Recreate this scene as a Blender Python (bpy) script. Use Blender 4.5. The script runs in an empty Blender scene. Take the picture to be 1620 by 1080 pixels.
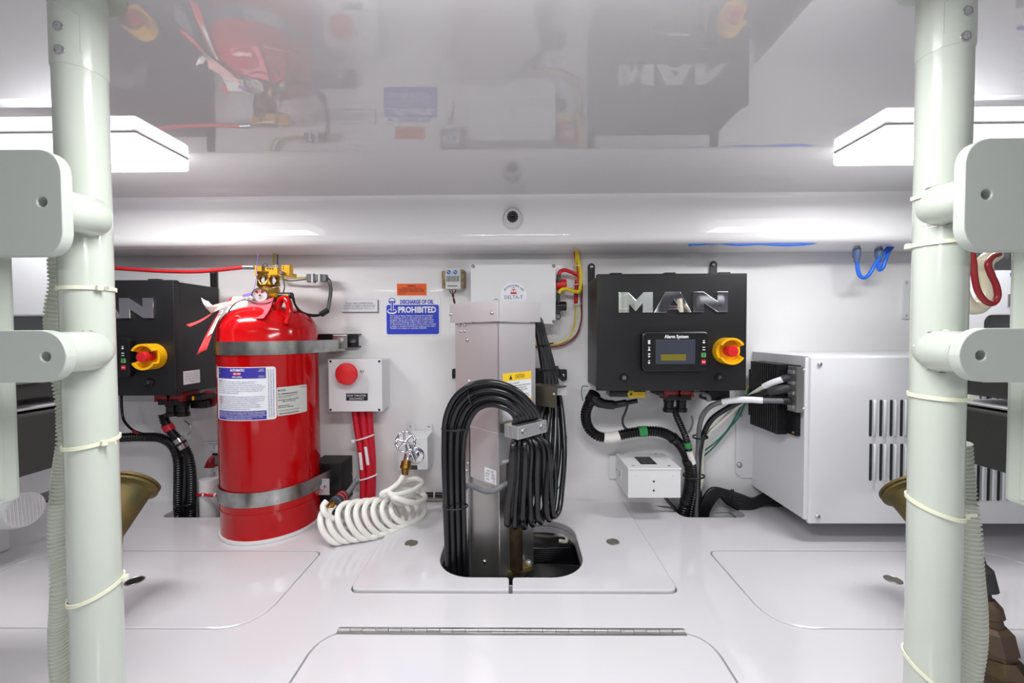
import bpy, bmesh, math, random
from mathutils import Vector, Matrix
PI = math.pi
R = math.radians
V = Vector
random.seed(4)
scene = bpy.context.scene
col = scene.collection

# ------------------------------------------------------------------ camera
F = 640.0                                   # focal length in pixels of the 1620 wide frame
CAM = V((0.0, 0.0, 0.639))
CR = Matrix.Rotation(R(0.65), 3, 'Z') @ Matrix.Rotation(R(90 - 1.43), 3, 'X') @ Matrix.Rotation(R(-0.25), 3, 'Z')
cd = bpy.data.cameras.new('camera'); cam = bpy.data.objects.new('camera', cd); col.objects.link(cam)
cd.sensor_width = 36.0; cd.lens = F / 1620 * 36.0; cd.clip_start = 0.01; cd.clip_end = 50
cam.matrix_world = Matrix.Translation(CAM) @ CR.to_4x4()
scene.camera = cam

# ------------------------------------------------------------------ light and exposure
scene.view_settings.view_transform = 'Standard'
scene.view_settings.look = 'None'
scene.view_settings.gamma = 1.0
scene.view_settings.use_curve_mapping = False
scene.view_settings.exposure = 0.40
LAMP = 25.5                                 # radiance of the ceiling light panels
w = bpy.data.worlds.new('world'); scene.world = w; w.use_nodes = True
w.node_tree.nodes['Background'].inputs[0].default_value = (0.8, 0.85, 1, 1)
w.node_tree.nodes['Background'].inputs[1].default_value = 0.0

WALL, CEIL = 1.5, 1.082                     # depth of the bulkhead, height of the ceiling


# ------------------------------------------------------------------ photograph pixels to points in the room
def ray(px, py):
    return CR @ V(((px - 810) / F, (540 - py) / F, -1.0))


def P(px, py, Y):
    d = ray(px, py)
    return CAM + d * (Y / d.y)


def FP(px, py, z=0.0):
    d = ray(px, py)
    return CAM + d * ((z - CAM.z) / d.z)


def S(n, Y):
    return n * Y / F


# ------------------------------------------------------------------ materials
MATS = {}


def mat(name, rgb, rough=0.5, metal=0.0, coat=0.0, bump=None, var=None, emit=None, trans=0.0, ior=1.5, spec=None, sss=None):
    m = bpy.data.materials.new(name); m.use_nodes = True
    nt = m.node_tree; b = nt.nodes['Principled BSDF']
    def lin(c):
        c /= 255.0
        return c / 12.92 if c <= .04045 else ((c + .055) / 1.055) ** 2.4
    c = tuple(lin(x) for x in rgb) + (1,)
    b.inputs['Base Color'].default_value = c
    b.inputs['Roughness'].default_value = rough
    b.inputs['Metallic'].default_value = metal
    b.inputs['IOR'].default_value = ior
    b.inputs['Coat Weight'].default_value = coat
    b.inputs['Coat Roughness'].default_value = 0.03
    b.inputs['Transmission Weight'].default_value = trans
    if spec is not None:
        b.inputs['Specular IOR Level'].default_value = spec
    tc = nt.nodes.new('ShaderNodeTexCoord')
    if bump:                                # (scale, strength, distance, stretch)
        mp = nt.nodes.new('ShaderNodeMapping'); nt.links.new(tc.outputs['Object'], mp.inputs[0])
        mp.inputs['Scale'].default_value = bump[3] if len(bump) > 3 else (1, 1, 1)
        n = nt.nodes.new('ShaderNodeTexNoise'); n.inputs['Scale'].default_value = bump[0]
        n.inputs['Detail'].default_value = 2
        nt.links.new(mp.outputs[0], n.inputs['Vector'])
        bp = nt.nodes.new('ShaderNodeBump'); bp.inputs['Strength'].default_value = bump[1]
        bp.inputs['Distance'].default_value = bump[2]
        nt.links.new(n.outputs['Fac'], bp.inputs['Height']); nt.links.new(bp.outputs[0], b.inputs['Normal'])
    if var:                                 # (scale, second colour, low, high, stretch)
        mp = nt.nodes.new('ShaderNodeMapping'); nt.links.new(tc.outputs['Object'], mp.inputs[0])
        mp.inputs['Scale'].default_value = var[4] if len(var) > 4 else (1, 1, 1)
        n = nt.nodes.new('ShaderNodeTexNoise'); n.inputs['Scale'].default_value = var[0]
        n.inputs['Detail'].default_value = 4
        nt.links.new(mp.outputs[0], n.inputs['Vector'])
        rp = nt.nodes.new('ShaderNodeValToRGB'); nt.links.new(n.outputs['Fac'], rp.inputs[0])
        rp.color_ramp.elements[0].position = var[2]; rp.color_ramp.elements[1].position = var[3]
        rp.color_ramp.elements[0].color = c
        rp.color_ramp.elements[1].color = tuple(lin(x) for x in var[1]) + (1,)
        nt.links.new(rp.outputs[0], b.inputs['Base Color'])
    if emit:
        b.inputs['Emission Color'].default_value = tuple(lin(x) for x in emit[0]) + (1,)
        b.inputs['Emission Strength'].default_value = emit[1]
    MATS[name] = m
    return m


mat('gelcoat', (211, 209, 213), .07, coat=.2, var=(3.0, (209, 207, 212), .35, .7))
mat('ceiling_gelcoat', (211, 210, 211), .0, ior=1.9)
mat('beam_gelcoat', (247, 246, 247), .03, ior=1.4)
mat('wall_paint', (236, 235, 236), .3, bump=(520, .16, .0012), coat=.15)
mat('bilge', (36, 35, 31), .5, var=(9, (22, 22, 20), .35, .7))
mat('pipe_paint', (193, 200, 190), .17, coat=.3, bump=(30, .02, .001), var=(7, (189, 196, 186), .4, .7))
mat('lug_paint_shaded', (184, 191, 184), .35, bump=(260, .1, .0006))  # pipe paint toned down, shade of the weakly lit lug fronts put into the colour
mat('conduit_grey', (196, 200, 188), .5)
mat('nylon', (228, 229, 205), .4)
mat('black_powder', (22, 22, 25), .42, bump=(900, .12, .0005))
mat('black_plastic', (17, 17, 19), .35)
mat('black_rubber', (20, 20, 22), .5)
mat('cable_black', (22, 23, 27), .27, bump=(90, .12, .001))
mat('loom', (15, 15, 17), .32)
mat('cable_grey', (108, 110, 114), .45)
mat('cable_dark', (50, 51, 55), .45)
mat('chrome', (235, 235, 240), .05, metal=1)
mat('stainless', (196, 192, 194), .25, metal=1, var=(5, (178, 175, 179), .3, .75), bump=(160, .05, .0004, (1, 1, .06)))
mat('stainless_cover', (222, 219, 221), .48, metal=.8, var=(4, (214, 210, 213), .3, .75))
mat('stainless_dark', (182, 181, 179), .33, metal=.9, bump=(160, .05, .0004, (1, 1, .06)))
mat('steel', (200, 200, 203), .28, metal=1)
mat('strap_steel', (188, 189, 186), .3, metal=1, var=(26, (150, 151, 148), .42, .72), bump=(120, .06, .0005))
mat('aluminium', (206, 206, 208), .42, metal=.9)
mat('bracket_steel', (98, 94, 86), .45, metal=.8)
mat('red_paint', (190, 6, 12), .12, ior=1.42, bump=(14, .04, .001))
mat('red_plastic', (214, 34, 40), .35)
mat('red_cable', (205, 24, 48), .38)
mat('red_cord', (196, 26, 36), .5, bump=(900, .4, .001))
mat('dark_red', (142, 28, 36), .4)
mat('yellow_plastic', (247, 184, 12), .35)
mat('yellow_metal', (226, 172, 30), .3, metal=.35)
mat('yellow_wire', (232, 205, 38), .4)
mat('olive_wire', (196, 188, 84), .45)
mat('white_wire', (222, 221, 206), .45)
mat('green_wire', (30, 110, 84), .45)
mat('green_tape', (56, 152, 84), .5)
mat('blue_hose', (38, 108, 226), .35)
mat('blue_dark', (84, 102, 140), .5)
mat('brass', (176, 134, 62), .28, metal=1, var=(30, (142, 105, 48), .4, .7))
mat('bronze', (112, 94, 50), .58, metal=.45, var=(18, (78, 76, 48), .4, .7), bump=(120, .15, .001))
mat('bronze_dark', (72, 58, 46), .5, metal=.7, var=(22, (92, 80, 40), .5, .72), bump=(120, .15, .001))
mat('white_box', (226, 227, 229), .4, bump=(700, .05, .0004))
mat('white_cabinet', (226, 227, 231), .33, bump=(800, .06, .0004))
mat('white_plastic', (222, 223, 224), .45)
mat('hose_white', (243, 242, 236), .32)
mat('hose_clear', (214, 209, 186), .3)
mat('paper', (238, 236, 230), .7)
mat('paper_pink', (238, 96, 112), .7)
mat('paper_red', (214, 44, 52), .65)
mat('paper_blush', (226, 168, 164), .7)
mat('label_white', (234, 236, 240), .5)
mat('label_grey', (206, 208, 202), .5)
mat('label_blue', (58, 48, 156), .5)
mat('sign_blue', (46, 66, 196), .45)
mat('print_black', (28, 28, 30), .6)
mat('print_grey', (120, 118, 124), .6)
mat('print_violet', (96, 86, 150), .6)
mat('print_red', (206, 40, 60), .6)
mat('print_white', (240, 241, 246), .5)
mat('orange', (240, 98, 34), .5)
mat('label_yellow', (246, 204, 38), .5)
mat('delta_blue', (70, 82, 150), .5)
mat('purple', (140, 110, 200), .5)
mat('knob_blue', (36, 112, 196), .45)
mat('tan', (172, 150, 116), .6, var=(60, (110, 92, 70), .45, .65))
mat('din_grey', (206, 210, 206), .5)
mat('slot_dark', (26, 28, 28), .7)
mat('mesh_dark', (44, 48, 48), .6)
mat('screen', (64, 68, 80), .22)
mat('screen_yellow', (120, 112, 36), .3)
mat('key_green', (104, 186, 104), .5)
mat('lens_glass', (10, 10, 12), .05)
mat('lamp_lens', (255, 255, 255), .3, emit=((254, 254, 253), 3.0))
mat('lamp_side', (255, 255, 255), .3, emit=((254, 254, 253), 2.6))
mat('lamp_trim', (150, 146, 144), .4)
mat('engine_dark', (44, 44, 42), .6, bump=(300, .1, .001))
mat('engine_grey', (104, 106, 108), .55)
mat('brown', (86, 70, 56), .5, metal=.4)
mat('disc_steel', (150, 146, 138), .35, metal=.9, bump=(700, .3, .0006))
mat('gauge_face', (236, 232, 232), .4)
mat('wall_back', (128, 130, 136), .6)
mat('hull_lining', (150, 150, 154), .6)


# ------------------------------------------------------------------ mesh building
class MB:
    def __init__(s):
        s.v = []; s.f = []; s.flat = True

    def add(s, vs, fs, M=None):
        o = len(s.v)
        s.v += [(M @ V(p)) if M is not None else V(p) for p in vs]
        s.f += [tuple(i + o for i in f) for f in fs]
        return s

    def box(s, a, b, bev=0.0, M=None, seg=2):
        a, b = V(a), V(b); s.boxes = True
        lo = V([min(a[i], b[i]) for i in range(3)]); hi = V([max(a[i], b[i]) for i in range(3)])
        bm = bmesh.new()
        bmesh.ops.create_cube(bm, size=1.0)
        d = hi - lo
        for vv in bm.verts:
            vv.co = V([(lo[i] + hi[i]) / 2 + vv.co[i] * d[i] for i in range(3)])
        bev = min(bev, min(d) * .45)
        if bev > 0:
            bmesh.ops.bevel(bm, geom=list(bm.edges), offset=bev, segments=seg, affect='EDGES', profile=.5)
        bm.verts.index_update()
        s.add([vv.co.copy() for vv in bm.verts], [[q.index for q in f.verts] for f in bm.faces], M)
        bm.free()
        return s

    def cyl(s, p0, p1, r0, r1=None, n=20, cap=True, bev=0.0):
        p0, p1 = V(p0), V(p1); r1 = r0 if r1 is None else r1
        d = p1 - p0; L = d.length
        if bev > 0:
            return s.lathe([(0, 0), (r0 - bev, 0), (r0, bev), (r1, L - bev), (r1 - bev, L), (0, L)], p0, d, n)
        return s.lathe([(0, 0), (r0, 0), (r1, L), (0, L)] if cap else [(r0, 0), (r1, L)], p0, d, n)

    def lathe(s, prof, p0, axis, n=24, phase=0.0):
        s.flat = False
        axis = V(axis).normalized()
        x = axis.orthogonal().normalized()
        if abs(axis.z) > .9:
            x = V((1, 0, 0)); x = (x - axis * x.dot(axis)).normalized()
        y = axis.cross(x)
        p0 = V(p0); vs = []; fs = []; rows = []
        for r, h in prof:
            if r < 1e-7:
                rows.append([len(vs)]); vs.append(p0 + axis * h)
            else:
                rows.append(list(range(len(vs), len(vs) + n)))
                for k in range(n):
                    a = 2 * PI * k / n + phase
                    vs.append(p0 + axis * h + (x * math.cos(a) + y * math.sin(a)) * r)
        for A, B in zip(rows, rows[1:]):
            for k in range(n):
                k2 = (k + 1) % n
                if len(A) == 1 and len(B) == 1:
                    continue
                if len(A) == 1:
                    fs.append((A[0], B[k], B[k2])[::-1])
                elif len(B) == 1:
                    fs.append((A[k], A[k2], B[0]))
                else:
                    fs.append((A[k], A[k2], B[k2], B[k]))
        return s.add(vs, fs)

    def sweep(s, pts, rad, n=10, cap=True, flat=None):
        """a tube along pts; rad a number or a list; flat = (half width, half thickness) gives a band"""
        pts = [V(p) for p in pts]; m = len(pts); s.flat = False
        T = []
        for i in range(m):
            t = pts[min(i + 1, m - 1)] - pts[max(i - 1, 0)]
            T.append(t.normalized() if t.length > 1e-9 else V((0, 0, 1)))
        x = T[0].orthogonal().normalized()
        vs = []; fs = []
        for i in range(m):
            x = (x - T[i] * x.dot(T[i]))
            x = x.normalized() if x.length > 1e-6 else T[i].orthogonal().normalized()
            y = T[i].cross(x); r = rad[i] if isinstance(rad, (list, tuple)) else rad
            for k in range(n):
                a = 2 * PI * k / n
                vs.append(pts[i] + (x * math.cos(a) + y * math.sin(a)) * r)
        for i in range(m - 1):
            for k in range(n):
                k2 = (k + 1) % n
                fs.append((i * n + k, i * n + k2, (i + 1) * n + k2, (i + 1) * n + k))
        if cap:
            fs.append(tuple(range(n))[::-1]); fs.append(tuple(range((m - 1) * n, m * n)))
        return s.add(vs, fs)

    def tube(s, pts, r, n=10, sub=7):
        return s.sweep(spline(pts, sub), r, n)

    def loom(s, pts, r, pitch, n=14, depth=.13):
        c = resample(spline(pts, 12), pitch / 4)
        rad = [r * (1 if k % 4 in (0, 1) else 1 - depth) for k in range(len(c))]
        return s.sweep(c, rad, n)

    def plate(s, loops, th, M=None, bev=0.0):
        vs, fs = curve_plate(loops, th, bev); s.boxes = True
        return s.add(vs, fs, M)

    def build(s, name, material, parent=None, smooth=40, **tags):
        org = V((0, 0, 0))
        if parent is not None:
            org = ORG[parent]
        else:
            lo = V([min(p[i] for p in s.v) for i in range(3)]); hi = V([max(p[i] for p in s.v) for i in range(3)])
            org = V(((lo.x + hi.x) / 2, (lo.y + hi.y) / 2, lo.z))
        me = bpy.data.meshes.new(name)
        me.from_pydata([p - org for p in s.v], [], s.f)
        bm = bmesh.new(); bm.from_mesh(me); bmesh.ops.recalc_face_normals(bm, faces=bm.faces); bm.to_mesh(me); bm.free()
        me.materials.append(MATS[material])
        if smooth and s.flat and getattr(s, 'boxes', False):
            smooth = 14                     # boxes and plates keep flat faces and crisp bevels
        if smooth:
            me.polygons.foreach_set('use_smooth', [True] * len(me.polygons))
            me.set_sharp_from_angle(angle=R(smooth))
        o = bpy.data.objects.new(name, me); col.objects.link(o)
        if parent is not None:
            o.parent = parent
        else:
            o.location = org
        ORG[o] = org
        for k, t in tags.items():
            o[k] = t
        return o


ORG = {}


def thing(name, label, cat, loc, group=None):
    o = bpy.data.objects.new(name, None); col.objects.link(o)
    o.empty_display_size = .02
    o.location = loc; ORG[o] = V(loc)
    o['label'] = label; o['category'] = cat
    if group:
        o['group'] = group
    return o


def tags(label, cat, group=None):
    d = dict(label=label, category=cat)
    if group:
        d['group'] = group
    return d


def spline(pts, sub=7):
    pts = [V(p) for p in pts]
    if len(pts) < 3:
        return [pts[0].lerp(pts[1], k / sub) for k in range(sub + 1)]
    q = [pts[0] * 2 - pts[1]] + pts + [pts[-1] * 2 - pts[-2]]
    out = []
    for i in range(1, len(q) - 2):
        p0, p1, p2, p3 = q[i - 1:i + 3]
        d1 = max((p2 - p1).length, 1e-6) ** .5; d0 = max((p1 - p0).length, 1e-6) ** .5; d2 = max((p3 - p2).length, 1e-6) ** .5
        m1 = (p2 - p1) + d1 * ((p1 - p0) / d0 - (p2 - p0) / (d0 + d1)) 
        m2 = (p2 - p1) + d1 * ((p3 - p2) / d2 - (p3 - p1) / (d1 + d2))
        for k in range(sub):
            t = k / sub
            out.append((2 * t ** 3 - 3 * t ** 2 + 1) * p1 + (t ** 3 - 2 * t ** 2 + t) * m1 + (3 * t ** 2 - 2 * t ** 3) * p2 + (t ** 3 - t ** 2) * m2)
    out.append(pts[-1])
    return out


def resample(pts, step):
    out = [pts[0]]; need = step
    for a, b in zip(pts, pts[1:]):
        L = (b - a).length; pos = 0.0
        while L - pos >= need:
            pos += need
            out.append(a.lerp(b, pos / L)); need = step
        need -= (L - pos)
    return out


def round_poly(pts, rad, seg=6):
    n = len(pts); out = []
    for i in range(n):
        r = rad[i] if isinstance(rad, (list, tuple)) else rad
        p = V(pts[i]).to_2d(); a = V(pts[i - 1]).to_2d(); b = V(pts[(i + 1) % n]).to_2d()
        u = (a - p); v = (b - p)
        if r <= 0:
            out.append(p); continue
        ang = u.angle(v); t = min(r / math.tan(ang / 2), u.length * .5, v.length * .5)
        u.normalize(); v.normalize()
        p1, p2 = p + u * t, p + v * t
        for k in range(seg + 1):
            s_ = k / seg
            out.append((1 - s_) ** 2 * p1 + 2 * s_ * (1 - s_) * (p * .828 + (p1 + p2) * .086) + s_ ** 2 * p2 if seg > 1 else p1.lerp(p2, s_))
    return out


def rrect(x0, y0, x1, y1, r, seg=6):
    out = []
    r = min(r, abs(x1 - x0) * .499, abs(y1 - y0) * .499)
    for cx, cy, a0 in ((x1 - r, y1 - r, 0), (x0 + r, y1 - r, 90), (x0 + r, y0 + r, 180), (x1 - r, y0 + r, 270)):
        for k in range(seg + 1):
            a = R(a0 + 90 * k / seg); out.append(V((cx + r * math.cos(a), cy + r * math.sin(a))))
    return out


def circle(cx, cy, r, n=24):
    return [V((cx + r * math.cos(2 * PI * k / n), cy + r * math.sin(2 * PI * k / n))) for k in range(n)]


def mesh_of(data):
    o = bpy.data.objects.new('temporary', data); col.objects.link(o)
    dg = bpy.context.evaluated_depsgraph_get(); dg.update()
    me = bpy.data.meshes.new_from_object(o.evaluated_get(dg))
    vs = [v.co.copy() for v in me.vertices]; fs = [tuple(p.vertices) for p in me.polygons]
    bpy.data.objects.remove(o); bpy.data.meshes.remove(me)
    return vs, fs


def curve_plate(loops, th, bev=0.0):
    cu = bpy.data.curves.new('temporary', 'CURVE'); cu.dimensions = '2D'; cu.fill_mode = 'BOTH'
    cu.extrude = max(th / 2 - bev, 0.00001)
    if bev > 0:
        cu.bevel_depth = bev; cu.bevel_resolution = 1; cu.offset = -bev
    for lp in loops:
        sp = cu.splines.new('POLY'); sp.points.add(len(lp) - 1); sp.use_cyclic_u = True
        for q, p in zip(sp.points, lp):
            q.co = (p[0], p[1], 0, 1)
    r = mesh_of(cu); bpy.data.curves.remove(cu)
    return r


def frame(o, right=(1, 0, 0), up=(0, 0, 1)):
    """a flat frame at o: local x to the right, y up, z towards the viewer of the face"""
    r = V(right).normalized(); u = V(up).normalized(); n = r.cross(u)
    M = Matrix((r, u, n)).transposed().to_4x4(); M.translation = V(o)
    return M


FLOORM = Matrix.Identity(4)
TEXTS = {}


def text(body, M, wdt=None, hgt=None, material='print_black', parent=None, name='lettering', bold=0.0, align='CENTER', mapf=None, lift=.0006, spacing=1.0, line=1.0, anchor='C', shear=0.0):
    key = (body, bold, align, spacing, line, shear)
    if key not in TEXTS:
        cu = bpy.data.curves.new('temporary', 'FONT'); cu.body = body; cu.size = 1; cu.resolution_u = 2
        cu.align_x = align; cu.offset = bold; cu.space_character = spacing; cu.space_line = line; cu.shear = shear
        TEXTS[key] = mesh_of(cu); bpy.data.curves.remove(cu)
    vs, fs = TEXTS[key]
    if not vs:
        return None
    x0 = min(p.x for p in vs); x1 = max(p.x for p in vs); y0 = min(p.y for p in vs); y1 = max(p.y for p in vs)
    sx = wdt / (x1 - x0) if wdt else None; sy = hgt / (y1 - y0) if hgt else None
    sx = sx or sy; sy = sy or sx
    ax = {'C': (x0 + x1) / 2, 'L': x0, 'R': x1}[anchor]
    q = [V(((p.x - ax) * sx, (p.y - (y0 + y1) / 2) * sy, lift)) for p in vs]
    m = MB()
    m.v = [mapf(p.x, p.y, p.z) for p in q] if mapf else [M @ p for p in q]
    m.f = list(fs)
    return m.build(name, material, parent, smooth=0)


def struct(o):
    o['kind'] = 'structure'
    return o


def pbox(mb, x0, y0, x1, y1, Yf, Yb, bev=.002, seg=2):
    """box whose front face fills a pixel rectangle at depth Yf, reaching back to Yb"""
    a = P(x0, (y0 + y1) / 2, Yf).x; b = P(x1, (y0 + y1) / 2, Yf).x
    c = P((x0 + x1) / 2, y0, Yf).z; d = P((x0 + x1) / 2, y1, Yf).z
    return mb.box((a, Yf, d), (b, Yb, c), bev, seg=seg)


def rect(x0, y0, x1, y1, Y):
    return (P(x0, (y0 + y1) / 2, Y).x, P((x0 + x1) / 2, y1, Y).z, P(x1, (y0 + y1) / 2, Y).x, P((x0 + x1) / 2, y0, Y).z)


def screw(parent, p, nrm, r, material='steel', name='screw', hexa=False):
    n = V(nrm).normalized()
    m = MB()
    if hexa:
        m.lathe([(0, 0), (r * 1.35, 0), (r * 1.35, r * .25), (0, r * .25)], p, n, 16)
        m.lathe([(0, 0), (r, r * .2), (r, r * .8), (r * .8, r * .95), (0, r * .95)], p, n, 6)
        return m.build(name, material, parent, smooth=30)
    m.lathe([(0, 0), (r, 0), (r, r * .25), (r * .7, r * .6), (r * .32, r * .7), (r * .3, r * .3), (0, r * .3)], p, n, 12)
    return m.build(name, material, parent, smooth=50)


def cable(name, pts, r, material, label, cat='cable', group=None, n=10, sub=8):
    return MB().tube(pts, r, n, sub).build(name, material, None, 60, **tags(label, cat, group))


def PP(lst):
    return [P(*q) for q in lst]


FRONT = V((0, -1, 0))

# ================================================================== the setting
SX, BACK = 2.15, -2.6
m = MB().box((-SX, WALL, -.32), (SX, WALL + .04, CEIL), 0); struct(m.build('wall_front', 'wall_paint'))
m = MB().box((-SX - .04, BACK, -.32), (-SX, WALL + .04, CEIL), 0); struct(m.build('wall_left', 'hull_lining'))
m = MB().box((SX, BACK, -.32), (SX + .04, WALL + .04, CEIL), 0); struct(m.build('wall_right', 'hull_lining'))
m = MB().box((-SX, BACK - .04, -.32), (SX, BACK, CEIL), 0); struct(m.build('wall_back', 'wall_back'))
m = MB().box((-SX - .04, BACK - .04, CEIL), (SX + .04, WALL + .04, CEIL + .04), 0); struct(m.build('ceiling', 'ceiling_gelcoat'))
m = MB().box((-SX, BACK, -.32), (SX, WALL, -.3), 0); struct(m.build('floor_bilge', 'bilge'))

# the deck beam along the top of the bulkhead: a leaning face with a rounded lower edge
yt, yb = 1.325, 1.326
zb = P(810, 385.5, yb).z
prof = [(yt - .006, CEIL + .002), (yt - .002, CEIL - .006), (yt, CEIL - .012), (yt, CEIL - .016), (yb, zb + .034)]
for k in range(7):
    a = R(90 * k / 6)
    prof.append((yb + .028 - .028 * math.cos(a), zb + .028 - .028 * math.sin(a)))
prof += [(WALL + .001, zb), (WALL + .001, CEIL + .002)]
m = MB()
n_ = len(prof)
m.add([(-SX, p[0], p[1]) for p in prof] + [(SX, p[0], p[1]) for p in prof],
      [(i, (i + 1) % n_, n_ + (i + 1) % n_, n_ + i) for i in range(n_)] + [tuple(range(n_)), tuple(range(2 * n_ - 1, n_ - 1, -1))])
struct(m.build('trim_beam', 'beam_gelcoat', smooth=50))

# floor with its hatches: real openings, the hatch plates stand in them with a joint all round
TH = .014
CPX0, CPX1, CPY0, CPY1 = -.413, .392, FP(810, 937).y, 1.49
OPX0, OPX1, OPY0, OPY1 = FP(697, 885).x, FP(921, 885).x, FP(810, 916.5).y, 1.34
LH = (FP(0, 904).x + .0, FP(300, 993).y, -.572, FP(300, 871).y)
RH = (.556, FP(1300, 993).y, 1.385, FP(1300, 871).y)
BH = (-.416, .2, .398, FP(810, 999).y)
WL = (FP(252, 818).x, FP(300, 818).y, -.96, 1.492)
WR = (FP(1078, 818).x, FP(1130, 818).y, FP(1184, 818).x, 1.492)
g = .0032
lh = round_poly([(LH[0], LH[1]), (LH[2], LH[1]), (LH[2], LH[3]), (LH[0], LH[3])], [.06, .075, .022, .09])
rh = round_poly([(RH[0], RH[1]), (RH[2], RH[1]), (RH[2], RH[3]), (RH[0], RH[3])], [.075, .06, .09, .022])
bh = round_poly([(BH[0], BH[1]), (BH[2], BH[1]), (BH[2], BH[3]), (BH[0], BH[3])], [.03, .03, .06, .06])


def grow(lp, d):
    cx = sum(p[0] for p in lp) / len(lp); cy = sum(p[1] for p in lp) / len(lp)
    n = len(lp); out = []
    for i in range(n):
        t = (lp[(i + 1) % n] - lp[i - 1]); nn = V((t.y, -t.x)).normalized()
        if nn.dot(lp[i] - V((cx, cy))) < 0:
            nn = -nn
        out.append(lp[i] + nn * d)
    return out


cpr = .022
cp_all = round_poly([(CPX0, CPY0), (CPX1, CPY0), (CPX1, CPY1), (CPX0, CPY1)], [cpr, cpr, .004, .004])
outer = [V((-SX, BACK)), V((SX, BACK)), V((SX, WALL)), V((-SX, WALL))]
wl = round_poly([(WL[0], WL[1]), (WL[2], WL[1]), (WL[2], WL[3]), (WL[0], WL[3])], [.03, .03, .002, .002])
wr = round_poly([(WR[0], WR[1]), (WR[2], WR[1]), (WR[2], WR[3]), (WR[0], WR[3])], [.03, .03, .002, .002])
m = MB().plate([outer, grow(lh, g), grow(rh, g), grow(bh, g), grow(cp_all, g), wl, wr], TH, Matrix.Translation((0, 0, -TH / 2)), .0015)
struct(m.build('floor', 'gelcoat', smooth=30))
op = rrect(OPX0, OPY0, OPX1, OPY1, .095, 10)
SLX = FP(808, 925).x
slit = [V((SLX - .0045, CPY0 + .002)), V((SLX + .0045, CPY0 + .002)), V((SLX + .0045, OPY0 - .004)), V((SLX - .0045, OPY0 - .004))]
m = MB().plate([outer, op, slit, wl, wr], .02, Matrix.Translation((0, 0, -TH - .0104)), 0)
struct(m.build('floor_ledge', 'gelcoat', smooth=30))

# a hatch plate
def hatch(name, loop, top, th, label, knobs=(), bev=.003):
    c = V((sum(p[0] for p in loop) / len(loop), sum(p[1] for p in loop) / len(loop), top - th))
    t = thing(name, label, 'hatch', c)
    MB().plate([loop], th, Matrix.Translation((0, 0, top - th / 2)), bev).build('panel', 'gelcoat', t, 30)
    for (px, py, mt, r) in knobs:
        q = FP(px, py, top)
        k = MB().lathe([(0, -.004), (r, -.004), (r, .0012), (r * .93, .0022), (r * .86, .0012), (0, .0012)], q, (0, 0, 1), 32).build('flush_latch', 'disc_steel', t, 30)
        if mt:
            MB().lathe([(0, .0008), (r * .84, .0008), (r * .8, .0018), (0, .0018)], q, (0, 0, 1), 28).build('latch_face', mt, k, 30)
    return t


rk = S(10, 1.22)
hatch('floor_hatch', lh, .0, .013, 'white floor hatch with black round latch in front of the red cylinder', [(213, 919, 'black_plastic', rk * 1.08)])
hatch('floor_hatch', rh, .0, .013, 'white floor hatch under the louvred cabinet with grey round latch', [(1413, 917, None, rk)])
hb = hatch('floor_hatch', bh, .0, .013, 'white hinged floor hatch nearest the camera, cut by the bottom edge')
# its piano hinge
x0, x1 = FP(534, 998).x, FP(1083, 998).x
yh = BH[3] + .001
hg = MB().box((x0, yh - .0115, -.001), (x1, yh + .010, .0011), .0004).build('piano_hinge', 'stainless_dark', hb)
nk = 27
kw = (x1 - x0) / nk
for k in range(nk):
    m = MB().cyl((x0 + kw * k + .0006, yh, .002), (x0 + kw * (k + 1) - .0006, yh, .002), .0038 if k % 2 else .0034, n=10)
    m.build('knuckle', 'steel' if k % 2 == 0 else 'stainless_dark', hg)

# the two centre plates round the pit opening, left and right of the slit
for left in (True, False):
    e = -1 if left else 1
    sx = SLX + e * .0045
    cx_, cy_ = SLX, (OPY0 + OPY1) / 2
    outerx = CPX0 if left else CPX1
    ring = [V((sx, CPY0)), V((outerx, CPY0)), V((outerx, CPY1)), V((sx, CPY1))]
    arc = [p for p in op if e * (p.x - SLX) > .014]
    arc.sort(key=lambda p: math.atan2(e * (p.x - cx_), p.y - cy_))      # from the far edge round to the near edge
    loop = ring + [V((sx, OPY1))] + arc + [V((SLX + e * .012, OPY0)), V((SLX + e * .0065, OPY0 - .002)), V((sx, OPY0 - .009))]
    rr = [.003, cpr, .003, .001] + [0] * (len(loop) - 4)
    loop = round_poly(loop, rr, 5)
    hatch('floor_panel', loop, .007, .02,
          'white floor panel left of the slit around the cable pit' if left else 'white floor panel right of the slit around the cable pit',
          [(650.5, 859, None, rk) if left else (969.5, 857, None, rk)], .003)

# ------------------------------------------------------------------ ceiling lamps
def lamp(x0, x1, y0, y1, label, rim='lamp_side'):
    t = thing('ceiling_light', label, 'light', ((x0 + x1) / 2, (y0 + y1) / 2, CEIL), 'box ceiling lights')
    MB().box((x0 + .002, y0 + .002, CEIL - .004), (x1 - .002, y1 - .002, CEIL - .0002), .001).build('mounting_tray', 'lamp_trim', t)
    MB().box((x0, y0, CEIL - .034), (x1, y1, CEIL - .004), .006, seg=3).build('side_rim', rim, t)
    MB().box((x0 + .007, y0 + .007, CEIL - .0355), (x1 - .007, y1 - .007, CEIL - .0338), .0006).build('diffuser', 'lamp_lens', t)
    ld = bpy.data.lights.new('lamp_tube', 'AREA'); ld.shape = 'RECTANGLE'; ld.size = x1 - x0 - .02; ld.size_y = y1 - y0 - .02
    ld.energy = LAMP * PI * ld.size * ld.size_y; ld.color = (1.0, .998, .995)
    lo = bpy.data.objects.new('lamp_tube', ld); col.objects.link(lo); lo.parent = t
    lo.location = (0, 0, -.0362)


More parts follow.
